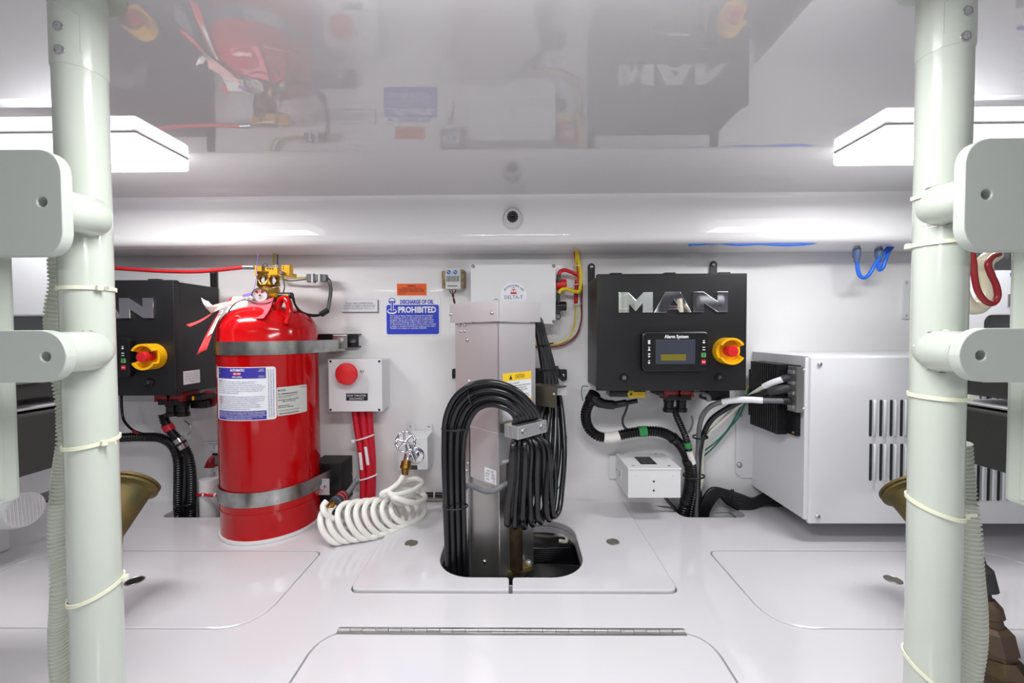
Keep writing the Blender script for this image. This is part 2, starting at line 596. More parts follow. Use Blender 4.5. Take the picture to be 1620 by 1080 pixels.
ly0 = FP(0, 0, CEIL).y
def CP(px, py):
    return FP(px, py, CEIL)
a, b = CP(205, 206), CP(300, 251)
lamp(b.x - .42, b.x, a.y, b.y, 'bright box ceiling light at the left behind the left pipe')
c, d = CP(1410, 191), CP(1320, 240)
lamp(d.x, d.x + .42, a.y, b.y, 'bright box ceiling light at the right behind the right pipe')
for xa, sd in ((-1.05, 'left'), (1.05, 'right')):
    lamp(xa - .36, xa + .36, -1.1, -.92, 'box ceiling light out of view behind the camera at the %s' % sd)
lamp(-.30, .30, .34, .50, 'box ceiling light out of view on the centreline above the frame')

# ================================================================== the two pipe stanchions
def stanchion(side, px, up, low, post_px, label):
    e = -1 if side == 'left' else 1
    Yp = .52; rp = .0259
    X = P(px, 540, Yp).x
    t = thing('pipe_stanchion', label, 'pipe', (X, Yp, -.014), 'white pipe stanchions')
    MB().lathe([(0, 0), (.05, 0), (.05, .006), (rp, .008), (rp, CEIL - .002), (0, CEIL - .002)], (X, Yp, .001), (0, 0, 1), 40).build('pipe', 'pipe_paint', t, 30)
    MB().lathe([(0, 0), (.046, 0), (.046, .0045), (0, .0045)], (X, Yp, CEIL - .0047), (0, 0, 1), 36).build('ceiling_flange', 'pipe_paint', t, 30)
    # the wider sleeve at the top with its two screws and the engraved seam
    zs = P(px, 122 if e < 0 else 92, Yp).z
    MB().lathe([(rp - .002, 0), (rp + .0006, .002), (rp + .0012, .006), (rp + .0012, CEIL - zs - .0105), (rp - .002, CEIL - zs - .0105)], (X, Yp, zs), (0, 0, 1), 40).build('sleeve', 'pipe_paint', t, 40)
    pts = []
    z2 = P(px, 27 if e < 0 else 8, Yp).z
    for k in range(13):
        a = R(-90 - e * (-48 + 96 * k / 12)); pts.append((X + (rp + .0012) * math.cos(a), Yp + (rp + .0012) * math.sin(a), z2 - .012 * (k / 12) ** 2))
    x_, y_, z_ = pts[-1]
    MB().sweep(spline(pts, 3), .0005, 6).build('seam', 'conduit_grey', t)
    MB().sweep([(x_, y_, z_), (x_, y_, zs + .018)], .0004, 6).build('seam', 'conduit_grey', t)
    for py in (up['screws']):
        d = ray(*py); dd = V((d.x, d.y, 0)).normalized()
        # where the line of sight meets the pipe
        o2 = V((X, Yp, 0)) - V((CAM.x, CAM.y, 0)); b_ = o2.dot(dd); c_ = o2.length_squared - (rp + .0012) ** 2
        s_ = b_ - math.sqrt(max(b_ * b_ - c_, 0))
        q = CAM + d * (s_ / V((d.x, d.y, 0)).length)
        nn = V((q.x - X, q.y - Yp, 0)).normalized()
        MB().lathe([(.0062, -.0006), (.0062, .0006), (.0052, .0006), (.005, -.001), (.0046, -.001), (.004, .0004), (.0018, .0008), (.0016, -.0002), (0, -.0002)], q, nn, 14).build('screw', 'steel', t, 40)
    # welded lugs that carry the outer post
    Yl = .452
    for q in (up, low):
        xe, y0, y1 = q['edge'], q['y0'], q['y1']
        xr = P(xe, (y0 + y1) / 2, Yl).x; z0 = P(xe, y1, Yl).z; z1 = P(xe, y0, Yl).z
        xo = xr + e * .24
        rad = q['rad'] * (z1 - z0)
        lo, hi = min(xr, xo), max(xr, xo)
        rs = [.004, rad, rad, .004] if e < 0 else [rad, .004, .004, rad]
        body = round_poly([(lo, z0), (hi, z0), (hi, z1), (lo, z1)], rs, 9)
        h = P(q['hole'][0], q['hole'][1], Yl)
        M = frame((0, Yl + .006, 0))
        lug = MB().plate([body, circle(h.x, h.z, S(8, Yl), 20)], .012, M, .0012).build('lug_plate', 'lug_paint_shaded', t, 30)
        MB().lathe([(0, .011), (S(8, Yl), .011), (S(8, Yl), .0115), (0, .0115)], (h.x, Yl, h.z), (0, 1, 0), 18).build('hole_back', 'slot_dark', lug)
        zc = P(q['stub'][0], q['stub'][1], .49).z
        xs = P(q['stub'][0], q['stub'][1], .49).x
        rs_ = q['rs']
        st = MB().sweep([(xr + e * (rs_ + .004), Yl + .01, zc), (xs + e * .004, .478, zc), (xs, .495, zc), (X, Yp, zc)], [rs_, rs_, rs_ * 1.02, rs_ * 1.05], 24).build('stub_tube', 'pipe_paint', t, 50)
        # the weld bead round the foot of the stub
        bd = []
        for k in range(33):
            a = 2 * PI * k / 32
            zz = zc + rs_ * 1.03 * math.sin(a); dx = rs_ * 1.03 * math.cos(a)
            xx = xs + dx * .96
            if abs(xx - X) < rp:
                bd.append(V((xx, Yp - math.sqrt(rp ** 2 - (xx - X) ** 2) - .0006, zz)))
        if len(bd) > 6:
            bd.sort(key=lambda p: math.atan2(p.z - zc, -e * (p.x - X - e * .03)))
            MB().sweep(bd, .0022, 8).build('weld', 'pipe_paint', t, 60)
    # the outer post hanging between the lugs
    zl = P(post_px[0], post_px[1], .5).z
    xa = P(post_px[0], 600, .5).x
    MB().box((xa, .473, zl), (xa + e * .05, .502, CEIL - .3), .006, seg=3).build('outer_post', 'pipe_paint', t, 40)
    MB().box((xa - e * .0015, .479, zl + .008), (xa + e * .004, .484, CEIL - .31), .001).build('post_rib', 'pipe_paint', t, 40)
    return X, Yp, rp


LS = stanchion('left', 140.5, dict(edge=98, y0=235, y1=404, rad=.22, hole=(66, 319), stub=(131, 338), rs=.0232, screws=[(91, 41), (93, 78)]),
               dict(edge=105, y0=522, y1=605, rad=.495, hole=(72, 564), stub=(128, 556), rs=.0245), (27, 790),
               'white pipe stanchion with welded lugs beside the left control box')
RS = stanchion('right', 1484, dict(edge=1526, y0=218, y1=397, rad=.22, hole=(1561, 307), stub=(1502, 320), rs=.0232, screws=[(1532, 17), (1529, 57)]),
               dict(edge=1517, y0=519, y1=605, rad=.495, hole=(1552, 562), stub=(1500, 556), rs=.0245), (1593, 792),
               'white pipe stanchion with welded lugs in front of the louvred cabinet')


def zip_tie(st, py, tilt, headang, label, roll=0.0, wide=.0024, tail=.018):
    X, Yp, rp = st
    z = P(810 + (X / Yp) * F, py, Yp).z
    t = thing('zip_tie', label, 'zip tie', (X, Yp, z), 'zip ties around the white pipes')
    n = 40; vs = []; fs = []
    r = rp + .0022
    for k in range(n):
        a = 2 * PI * k / n
        zz = z + tilt * math.cos(a) + roll * math.sin(a)
        for (rr, h) in ((rp + .0004, -wide), (r, -wide), (r, wide), (rp + .0004, wide)):
            vs.append((X + rr * math.cos(a), Yp + rr * math.sin(a), zz + h))
    for k in range(n):
        k2 = (k + 1) % n
        for j in range(4):
            fs.append((k * 4 + j, k * 4 + (j + 1) % 4, k2 * 4 + (j + 1) % 4, k2 * 4 + j))
    MB().add(vs, fs).build('band', 'nylon', t, 40)
    a = R(headang)
    c = V((X + (r + .0015) * math.cos(a), Yp + (r + .0015) * math.sin(a), z + tilt * math.cos(a) + roll * math.sin(a)))
    M = Matrix.Translation(c) @ Matrix.Rotation(a, 4, 'Z')
    MB().box((-.002, -.004, -.0034), (.0035, .004, .0034), .001, M).build('head', 'nylon', t)
    sg = 1 if X < 0 else -1
    MB().box((0, 0, -.0022), (sg * tail, .0012, .0022), .0005, Matrix.Translation(c)).build('tail', 'nylon', t)


zip_tie(LS, 458, .001, -20, 'zip tie just above the lower lug of the left pipe', .0, tail=.012)
zip_tie(LS, 698, .002, -20, 'zip tie just below the lower lug of the left pipe', .003, tail=.014)
zip_tie(LS, 930, .006, 20, 'lowest zip tie on the left pipe, sloping', .006, tail=.004)
zip_tie(RS, 298, .010, 200, 'uppermost zip tie on the right pipe, sloping', .0, tail=-.006)
zip_tie(RS, 385, .0015, 150, 'zip tie just below the upper lug of the right pipe', .001, tail=.001)
zip_tie(RS, 626, -.0005, -20, 'zip tie just below the lower lug of the right pipe', .001, tail=-.01)
zip_tie(RS, 800, -.006, -20, 'zip tie on the right pipe level with the bronze elbow', .006, tail=-.016)
zip_tie(RS, 1058, -.010, 20, 'lowest zip tie on the right pipe, cut by the bottom edge', .010, tail=.002)

# corrugated conduit running down beside each pipe
pts = PP([(98, 330, .555), (92, 400, .55), (93, 450, .545), (86, 500, .55), (90, 560, .565), (104, 640, .56), (105, 700, .545), (97, 760, .55), (92, 850, .55), (96, 932, .54), (92, 1010, .55), (97, 1090, .55)])
MB().loom(pts, S(12.5, .55), .0056, 16, .2).build('corrugated_conduit', 'conduit_grey', None, 50, **tags('pale corrugated conduit tied to the left pipe', 'conduit', 'corrugated conduits'))
pts = PP([(1512, 700, .56), (1518, 770, .56), (1526, 830, .55), (1530, 900, .545), (1535, 960, .545), (1535, 1010, .545), (1528, 1060, .545), (1518, 1110, .545)])
MB().loom(pts, S(19, .55), .0056, 18, .15).build('corrugated_conduit', 'conduit_grey', None, 50, **tags('pale corrugated conduit bulging out behind the right pipe', 'conduit', 'corrugated conduits'))

# ================================================================== the fire cylinder
CX, CY, CRAD = -.782, 1.336, .1465
CX = P(428, 700, CY).x + .004
def cyl_at(px):
    """angle on the cylinder where the line of sight through pixel column px meets it"""
    d = ray(px, 620); d2 = V((d.x, d.y)).normalized()
    o2 = V((CX, CY)); b_ = o2.dot(d2); c_ = o2.length_squared - CRAD ** 2
    q = d2 * (b_ - math.sqrt(max(b_ * b_ - c_, 0)))
    return math.atan2(q.y - CY, q.x - CX)


t = thing('fire_cylinder', 'large red fire suppression cylinder strapped to the bulkhead', 'fire cylinder', (CX, CY, 0))
prof = [(0, .004), (CRAD - .002, .004), (CRAD - .002, .088), (CRAD, .092), (CRAD, .6)]
for k in range(1, 11):
    a = R(90 * k / 10)
    prof.append((.034 + (CRAD - .034) * math.cos(a) ** .8, .628 + .098 * math.sin(a)))
prof.insert(5, (CRAD + .0015, .604)); prof.insert(6, (CRAD + .0015, .613)); prof.insert(7, (CRAD - .001, .617))
prof += [(.034, .735), (.030, .76), (0, .76)]
body = MB().lathe(prof, (CX, CY, 0), (0, 0, 1), 72).build('tank', 'red_paint', t, 40)
MB().lathe([(CRAD - .004, .0005), (CRAD + .004, .0005), (CRAD + .0045, .006), (CRAD + .003, .011), (CRAD - .004, .011)], (CX, CY, 0), (0, 0, 1), 72).build('foot_ring', 'white_plastic', t, 40)
MB().lathe([(CRAD - .003, -.002), (CRAD + .0008, -.0012), (CRAD + .0008, .0012), (CRAD - .003, .002)], (CX, CY, .09), (0, 0, 1), 72).build('skirt_seam', 'red_paint', t, 40)
# lifting eye
pts = PP([(438, 496, 1.27), (441, 482, 1.268), (446, 473, 1.262), (452, 472, 1.255), (457, 481, 1.248), (458, 496, 1.243), (455, 512, 1.240)])
MB().tube(pts, .0098, 12, 6).build('lifting_eye', 'red_paint', t, 60)
# brass valve with windows
zt = P(424, 434, CY).z; zn = .735
MB().lathe([(0, zn - .01), (.03, zn - .01), (.031, zn + .03), (.033, zn + .032), (.033, zn + .05), (.030, zn + .052), (.029, zn + .056), (0, zn + .056)], (CX, CY, 0), (0, 0, 1), 12).build('valve_nut', 'brass', t, 25)
ring = MB()
zw0, zw1 = zn + .056, zt
for k in range(6):                        # pillars between the round windows
    a = R(60 * k + 12)
    for u in range(2):
        pass
vs = []; fs = []; N = 48; rows = 9
for j in range(rows):
    h = zw0 + (zw1 - zw0) * j / (rows - 1)
    for k in range(N):
        a = 2 * PI * k / N
        vs.append((CX + .031 * math.cos(a), CY + .031 * math.sin(a), h))
for j in range(rows - 1):
    for k in range(N):
        u = ((k + .5) / N * 6) % 1.0 - .5; v_ = (j + .5) / (rows - 1) - .5
        if (u / .34) ** 2 + (v_ / .36) ** 2 < 1:
            continue
        fs.append((j * N + k, j * N + (k + 1) % N, (j + 1) * N + (k + 1) % N, (j + 1) * N + k))
o = MB().add(vs, fs).build('valve_cage', 'brass', t, 40)
sm = o.modifiers.new('thickness', 'SOLIDIFY'); sm.thickness = .006; sm.offset = 0
MB().lathe([(0, zt - .004), (.034, zt - .004), (.036, zt), (.036, zt + .006), (.03, zt + .008), (0, zt + .008)], (CX, CY, 0), (0, 0, 1), 28).build('valve_cap', 'brass', t, 40)
MB().cyl((CX, CY, zn + .05), (CX, CY, zt), .011, n=12).build('valve_stem', 'brass', t)
# yellow release bracket
br = MB()
for (x0, y0, x1, y1) in ((403, 420, 414, 436), (419, 423, 439, 435), (445, 419, 458, 436)):
    pbox(br, x0, y0, x1, y1, CY - .03, CY - .008, .001)
pbox(br, 403, 431, 458, 436.5, CY - .026, CY + .018, .001)
brk = br.build('release_bracket', 'yellow_metal', t)
for x_ in (423.5, 427.5, 431.5):
    MB().lathe([(0, .0005), (.0024, .0005), (.0024, -.0005), (0, -.0005)], P(x_, 425, CY - .0308), FRONT, 10).build('hole', 'slot_dark', brk)
for q in ((448, 421.5), (448, 425), (406, 425)):
    MB().lathe([(0, .0005), (.0017, .0005), (.0017, -.0005), (0, -.0005)], P(q[0], q[1], CY - .0308), FRONT, 10).build('hole', 'slot_dark', brk)
MB().tube(PP([(412, 421.5, 1.305), (425, 421, 1.305), (437, 421.5, 1.305)]), .0018, 8).build('release_pin', 'steel', brk)
pts = [P(437, 421, 1.3) + V((.0042 * math.cos(2 * PI * k / 16), 0, .0042 * math.sin(2 * PI * k / 16))) for k in range(17)]
MB().sweep(pts, .001, 6).build('pin_ring', 'white_plastic', brk)
MB().tube(PP([(416, 427, 1.305), (416, 419, 1.3), (419, 416.5, 1.3), (422, 418, 1.3), (423, 422, 1.3)]), .0012, 6).build('pin_loop', 'black_plastic', brk)
MB().lathe([(0, 0), (.007, 0), (.007, .006), (.004, .009), (0, .009)], P(446.5, 432, 1.302), FRONT, 14).build('cable_button', 'cable_grey', brk)
# pressure gauge
gp = P(411, 467, 1.275)
gn = (CAM - gp).normalized()
g = MB().lathe([(0, -.02), (.018, -.02), (.0225, -.006), (.0232, .004), (.0218, .007), (.0195, .007), (.0195, .002), (0, .002)], gp, gn, 32).build('pressure_gauge', 'chrome', t, 30)
MB().lathe([(0, .0028), (.0196, .0028)], gp, gn, 28).build('dial_face', 'gauge_face', g)
gr = gn.cross(V((0, 0, 1))).normalized() * -1; gu = gr.cross(gn) * -1
gu = V((0, 0, 1)); gr = V((1, 0, 0)); gr = (gr - gn * gr.dot(gn)).normalized(); gu = gn.cross(gr)
def dial(a0, a1, r0, r1, mt, nm):
    vs = []; fs = []
    for k in range(9):
        a = R(a0 + (a1 - a0) * k / 8)
        for r_ in (r0, r1):
            vs.append(gp + gn * .0032 + gr * (r_ * math.cos(a)) + gu * (r_ * math.sin(a)))
    for k in range(8):
        fs.append((2 * k, 2 * k + 1, 2 * k + 3, 2 * k + 2))
    MB().add(vs, fs).build(nm, mt, g)
dial(108, 140, .008, .018, 'print_red', 'red_zone'); dial(40, 72, .008, .018, 'print_red', 'red_zone'); dial(82, 98, .008, .018, 'yellow_plastic', 'working_zone')
MB().lathe([(0, .003), (.004, .003), (.003, .006), (0, .006)], gp, gn, 12).build('dial_hub', 'chrome', g)
text('UL', frame(gp + gn * .003 - gu * .0095, gr, gu), .007, .005, 'print_red', g, lift=.0004)
MB().cyl(gp - gn * .018, V((CX, CY, gp.z - .004)), .007, n=12).build('gauge_stem', 'brass', t)
MB().cyl(P(437, 467, 1.29), V((CX, CY, P(437, 467, 1.29).z)), .007, n=6).build('side_port', 'yellow_metal', t)

# printed labels wrapped round the tank
def wrap(a_mid, zc, lift):
    def f(x, y, z):
        a = a_mid + x / CRAD
        r = CRAD + lift + z
        return V((CX + r * math.cos(a), CY + r * math.sin(a), zc + y))
    return f


def patch(name, f, x0, x1, y0, y1, mt, parent, z=0.0, rad=0.0, n=18):
    m = MB(); vs = []; fs = []
    rows = [y0] + ([y0 + rad * (1 - math.cos(R(30 * k))) for k in (1, 2, 3)] if rad else [])
    rows += ([y1 - rad * (1 - math.cos(R(30 * k))) for k in (3, 2, 1)] if rad else []) + [y1]
    for y in rows:
        ins = 0
        if rad:
            d_ = min(y - y0, y1 - y)
            if d_ < rad:
                ins = rad - math.sqrt(max(rad ** 2 - (rad - d_) ** 2, 0))
        for k in range(n + 1):
            x = x0 + ins + (x1 - x0 - 2 * ins) * k / n
            vs.append(f(x, y, z))
    for j in range(len(rows) - 1):
        for k in range(n):
            a = j * (n + 1) + k
            fs.append((a, a + 1, a + n + 2, a + n + 1))
    return m.add(vs, fs).build(name, mt, parent, 60)


aL, aR = cyl_at(345), cyl_at(437)
aL += 2 * PI if aL < 0 else 0; aR += 2 * PI if aR < 0 else 0
if aL > aR:
    aL, aR = min(aL, aR), max(aL, aR)
am = (aL + aR) / 2; hw = (aR - aL) / 2 * CRAD
z1_, z0_ = .536, .376
zc = (z0_ + z1_) / 2; hh = (z1_ - z0_) / 2
f = wrap(am, zc, .0008)
lab = patch('instruction_label', f, -hw, hw, -hh, hh, 'label_white', t, 0, .008)
lab['label'] = 'blue and white instruction label'
xb0, xb1 = -hw + .012, hw - .026
patch('blue_header', f, xb0, xb1, hh - .034, hh - .002, 'label_blue', lab, .0004)
patch('blue_footer', f, xb0, xb1, -hh + .0025, -hh + .014, 'label_blue', lab, .0004)
patch('blue_footer', f, xb0, xb1, -hh + .0155, -hh + .029, 'label_blue', lab, .0004)
xm = (xb0 + xb1) / 2
def ltext(body, x, y, wd, ht, mt, anchor='C', bold=0.0, align='CENTER', line=1.0, par=None):
    ff = lambda a, b, c: f(a + x, b + y, c)
    text(body, None, wd, ht, mt, par or lab, mapf=ff, lift=.0009, anchor=anchor, bold=bold, align=align, line=line)
ltext('AUTOMATIC', xm, hh - .009, .045, .0075, 'print_white', bold=.03)
patch('red_mark', f, xm - .013, xm + .012, hh - .0235, hh - .0155, 'print_red', lab, .0007)
ltext('SEA FIRE', xm, hh - .0195, .021, .004, 'print_white', bold=.03)
ltext('HFC-227ea', xm, hh - .029, .03, .005, 'print_white', bold=.02)
ltext('FILL\n+\nHERE', xb0 + .006, hh - .014, .009, .014, 'print_white')
ltext('LISTED\nMARINE\nPRODUCT', xb1 - .011, hh - .010, .016, .009, 'print_white')
ltext('MODEL TO\nCOMPONENT', xb1 - .011, hh - .028, .017, .006, 'print_white')
para1 = 'WARNING: The discharge of clean agent systems to\nextinguish a fire can result in a potential hazard to\npersons from the natural form of the clean agent or from\nthe products of combustion that result from exposure of the\nagent to the fire or hot surfaces. Unnecessary exposure of\npersons either to the natural agent or to the products of\ndecomposition shall be avoided.'
ltext(para1, xb0 + .002, hh - .060, xb1 - xb0 - .004, .040, 'print_violet', 'L', 0, 'LEFT')
ltext('WARNING:', xb0 + .002, hh - .0415, .017, .0035, 'print_red', 'L', .03)
para2 = 'CYLINDER MUST BE INSTALLED UPRIGHT. Check gauge monthly and recharge if needle is in\nred. INSPECTION: weigh every twelve months and record weight on the tag attached to valve.\nSTORAGE: temperature range minus 20 to 130 degrees F. Do not remove plug or puncture.\nTO OPERATE: pull release cable or wait for automatic discharge at 175 degrees F.\nRECHARGE: return to factory authorized dealer for refill after any use of the cylinder.\nREPAIR: do not disassemble valve while under pressure. Wear eye and hand protection.\nDISPOSE: agent shall be recovered by a qualified servicing agency only.'
ltext(para2, xb0 + .002, hh - .107, xb1 - xb0 - .004, .042, 'print_violet', 'L', 0, 'LEFT')
for yy in (.0905, .0985, .1065):
    ltext('INSTALLATION:' if yy < .095 else 'MAINTENANCE', xb0 + .002, hh - yy, .022, .003, 'print_red', 'L', .03)
ltext('THIS UNIT IS FILLED WITH A CLEAN AGENT AND HAS BEEN PRESSURIZED\nWITH NITROGEN TO 360 PSI AT 70 DEGREES F BY THE MANUFACTURER', xm, -hh + .022, xb1 - xb0 - .006, .008, 'print_white')
ltext('INSPECT MONTHLY. KEEP CLEAR OF OBSTRUCTIONS AT ALL TIMES\nFOR MARINE USE IN ENCLOSED SPACES', xm, -hh + .008, xb1 - xb0 - .02, .007, 'print_white')
def side_text(x, ln, wd):
    ff = lambda a, b, c: f(x - b, a, c)
    text(ln, None, 2 * hh - .014, wd, 'print_violet', lab, mapf=ff, lift=.0006)
side_text(hw - .013, 'Caution: contents under pressure. Do not incinerate, puncture or store above 130 F.\nIn case of contact with liquid agent flush skin and eyes with water for fifteen minutes.\nIf inhaled move to fresh air. Get medical attention at once if symptoms persist in use.', .018)
side_text(-hw + .006, 'Keep area ventilated. Replace pin and seal after service.', .004)

bL, bR = cyl_at(437.8), cyl_at(485)
bL += 2 * PI if bL < 0 else 0; bR += 2 * PI if bR < 0 else 0
bm_ = (bL + bR) / 2; bw = abs(bR - bL) / 2 * CRAD
f = wrap(bm_, .4255, .0008); zz0, zz1 = -.042, .046
lab2 = patch('model_label', f, -bw, bw, zz0, zz1, 'label_grey', t, 0, .004)
lab2['label'] = 'grey model label'
def mtext(body, x, y, wd, ht, anchor='L', bold=0.02):
    ff = lambda a, b, c: f(a + x, b + y, c)
    text(body, None, wd, ht, 'print_black', lab2, mapf=ff, lift=.0006, anchor=anchor, bold=bold, align='LEFT')
mtext('MODEL', -bw + .003, .036, .022, .006, 'L')
mtext('REF: 35417 M', bw - .003, .040, .02, .003, 'R')
mtext('FG 1500M MANUAL/AUTO', -bw + .003, .025, .056, .005)
mtext('DESIGNED TO PROTECT ENCLOSED SPACES UP TO\nTHE VOLUME SHOWN BELOW', -bw + .003, .016, .058, .007, bold=0)
mtext('MAXIMUM VOLUME PROTECTED\n          1500 CU FT (42.5 m3)', -bw + .003, .003, .060, .010)
mtext('GROSS WEIGHT\n106 lbs 6 oz   (48.25 kg)', -bw + .003, -.0145, .042, .010)
mtext('CYLINDER MUST BE WEIGHED AND INSPECTED EVERY SIX MONTHS', -bw + .004, -.0265, .060, .003, bold=0)
mtext('MANUFACTURE DATE: 052016', -bw + .006, -.0355, .056, .005)

# mounting straps, each with its bolt and black wall channel
def strap(name, zc_, hgt, px_end, Ye, label, upper):
    t = thing(name, label, 'strap', (CX, CY, zc_), 'steel straps round the red cylinder')
    r = CRAD + .0022
    e_ = P(px_end, 540, Ye); ex, ey = e_.x, e_.y
    dv = V((ex - CX, ey - CY)); D = dv.length; base = math.atan2(dv.y, dv.x); off = math.acos(min(1, r / D))
    a0 = base - off                        # the tangent point on the side of the camera
    path = [V((CX + r * math.cos(R(200)), CY + r * math.sin(R(200)), 0))]
    path = []
    a_start = R(178); a_end = a0 + 2 * PI if a0 < 0 else a0
    nseg = 40
    for k in range(nseg + 1):
        a = a_start + (a_end - a_start) * k / nseg
        path.append((CX + r * math.cos(a), CY + r * math.sin(a), a))
    vs = []; fs = []
    lst = [(x, y, math.cos(a), math.sin(a)) for x, y, a in path]
    tx, ty = lst[-1][0], lst[-1][1]
    for k in range(1, 7):
        lst.append((tx + (ex - tx) * k / 6, ty + (ey - ty) * k / 6, lst[nseg][2], lst[nseg][3]))
    nx_, ny_ = lst[-1][2], lst[-1][3]
    for (x, y, cx_, sx_) in lst:
        for (dr, h) in ((-.0012, -hgt), (.0012, -hgt), (.0016, 0), (.0012, hgt), (-.0012, hgt)):
            vs.append((x + cx_ * dr, y + sx_ * dr, zc_ + h))
    for k in range(len(lst) - 1):
        for j in range(5):
            fs.append((k * 5 + j, k * 5 + (j + 1) % 5, (k + 1) * 5 + (j + 1) % 5, (k + 1) * 5 + j))
    fs.append((0, 1, 2, 3, 4)); q = (len(lst) - 1) * 5; fs.append((q, q + 1, q + 2, q + 3, q + 4))
    MB().add(vs, fs).build('band', 'strap_steel', t, 40)
    return t, V((ex, ey, zc_)), V((nx_, ny_, 0))


t, e_, n_ = strap('cylinder_strap', .592, .0205, 545, 1.462, 'upper steel strap round the red cylinder', True)
pbox(MB(), 526, 529.5, 549, 551.5, 1.445, 1.449, .0012).build('end_tab', 'strap_steel', t)
screw(t, P(538, 538, 1.445), FRONT, .0095, 'steel', 'bolt', True)
b0 = P(530, 528, 1.47); b1 = P(567, 549, 1.47)
o = MB().plate([[V(p) for p in ((b0.x - .25, b1.z), (b1.x, b1.z), (b1.x, b0.z), (b0.x - .25, b0.z))], rrect(b1.x - .034, (b0.z + b1.z) / 2 - .007, b1.x - .008, (b0.z + b1.z) / 2 + .008, .0078)], .006, frame((0, 1.472, 0)), .0008).build('wall_channel', 'black_powder', t)
MB().box((b0.x - .25, 1.475, b1.z), (b1.x, 1.499, b1.z + .004)).box((b0.x - .25, 1.475, b0.z - .004), (b1.x, 1.499, b0.z)).build('channel_lips', 'black_powder', t)
MB().box((b1.x - .034, 1.494, (b0.z + b1.z) / 2 - .008), (b1.x - .008, 1.499, (b0.z + b1.z) / 2 + .008)).build('slot_back', 'white_plastic', t)

t, e_, n_ = strap('cylinder_strap', .1365, .0225, 521, 1.40, 'lower steel strap round the red cylinder', False)
pl = P(511, 769, 1.392)
pbox(MB(), 492, 757, 521, 783, 1.352, 1.356, .0012).build('end_tab', 'aluminium', t)
screw(t, P(511, 769.5, 1.352), FRONT, .0095, 'steel', 'bolt', True)
b0 = P(505, 733, 1.40); b1 = P(541, 800, 1.40)
MB().box((b0.x - .03, 1.40, b1.z), (b1.x, 1.499, b0.z), .004).build('mounting_block', 'black_rubber', t)

# yellow sensor lead, plug and black loop on the right of the valve
cable('sensor_lead', PP([(436, 384, 1.45), (434, 400, 1.46), (433, 418, 1.47), (434, 435, 1.47), (440, 441, 1.46), (458, 440, 1.45), (484, 439, 1.44)]), .0032, 'olive_wire', 'yellow lead from the ceiling to the grey plug', 'wire')
cable('sensor_lead', PP([(440, 384, 1.47), (439, 410, 1.48), (440, 432, 1.48), (452, 443, 1.465), (484, 442, 1.45)]), .0024, 'cable_grey', 'thin grey lead beside the yellow one above the valve', 'wire')
t = thing('inline_plug', 'grey inline plug on the wall right of the valve', 'plug', P(500, 446, 1.45))
m = MB(); pbox(m, 484, 433, 497, 446, 1.44, 1.46, .003); pbox(m, 497, 434, 509, 444.5, 1.442, 1.458, .002); pbox(m, 509, 433.5, 516, 445.5, 1.44, 1.46, .003)
m.build('shell', 'cable_grey', t)
m = MB(); pbox(m, 492, 432, 495, 447, 1.438, 1.462, .001); pbox(m, 503, 432.5, 506, 446, 1.438, 1.462, .001); m.build('clip', 'white_plastic', t)
cable('sensor_wire', PP([(514, 438, 1.45), (521, 442, 1.445), (524.5, 455, 1.44), (523, 475, 1.43), (518.5, 492, 1.42), (508, 497, 1.40), (492, 497.5, 1.37), (476, 492, 1.33), (466.5, 480, 1.30), (464, 470, 1.29), (460, 468, 1.288)]), .0028, 'cable_black', 'outer black sensor wire looping from plug to valve', 'wire')
cable('sensor_wire', PP([(514, 440, 1.445), (519, 446, 1.44), (521.5, 458, 1.435), (519.5, 476, 1.425), (515, 492, 1.415), (507, 498.5, 1.4), (492, 500, 1.37), (475, 494, 1.33), (467, 483, 1.3), (462.5, 471, 1.288)]), .0026, 'cable_black', 'inner black sensor wire looping from plug to valve', 'wire')
m = MB().cyl(P(507, 498, 1.405), P(519, 490, 1.42), .010, n=8, bev=.002)
m.build('wire_boot', 'black_rubber', None, 40, **tags('black rubber boot gathering the sensor wire loop', 'boot'))
t = thing('pressure_switch', 'small black pressure switch on the valve neck', 'switch', P(452, 474, 1.285))
MB().cyl(P(442, 467.5, 1.287), P(463, 467.5, 1.284), .0102, n=18, bev=.002).build('body', 'black_plastic', t)
m = MB(); pbox(m, 448, 465, 456, 471, 1.2738, 1.28, .0003); m.build('print_band', 'olive_wire', t)
cable('seal_wire', PP([(447, 436, 1.292), (449, 446, 1.29), (450, 454, 1.29), (448, 463, 1.29)]), .0018, 'cable_dark', 'short dark wire hanging from the release bracket to the switch', 'wire')
cable('seal_wire', PP([(423, 458, 1.285), (432, 455, 1.28), (442, 453.5, 1.285), (450, 453.5, 1.288)]), .0009, 'steel', 'thin steel seal wire across the valve neck', 'wire')
cable('seal_wire', PP([(409, 401, 1.30), (406.5, 415, 1.30), (406, 437, 1.295), (403.5, 450, 1.285), (401, 460, 1.28)]), .0011, 'purple', 'thin violet seal thread beside the release bracket', 'thread')
MB().box((-.017, -.001, -.0045), (.011, .001, .0045), .0009, Matrix.Translation(P(392, 466, 1.277)) @ Matrix.Rotation(R(-16), 4, 'Y')).build('seal_tab', 'purple', None, 40, **tags('violet plastic seal tab left of the gauge', 'seal'))
# red pull cable
t = thing('pull_cable', 'red braided pull cable running left from the valve', 'cable', P(300, 428, 1.34))
MB().tube(PP([(60, 420, 1.4), (120, 422, 1.38), (186, 424.5, 1.36), (250, 428.5, 1.35), (310, 429.5, 1.34), (350, 426.5, 1.33), (386, 422.5, 1.325)]), .0062, 12).build('cord', 'red_cord', t, 60)
MB().cyl(P(385, 422.5, 1.325), P(403, 422.5, 1.322), .0075, n=14, bev=.001).build('ferrule', 'steel', t)

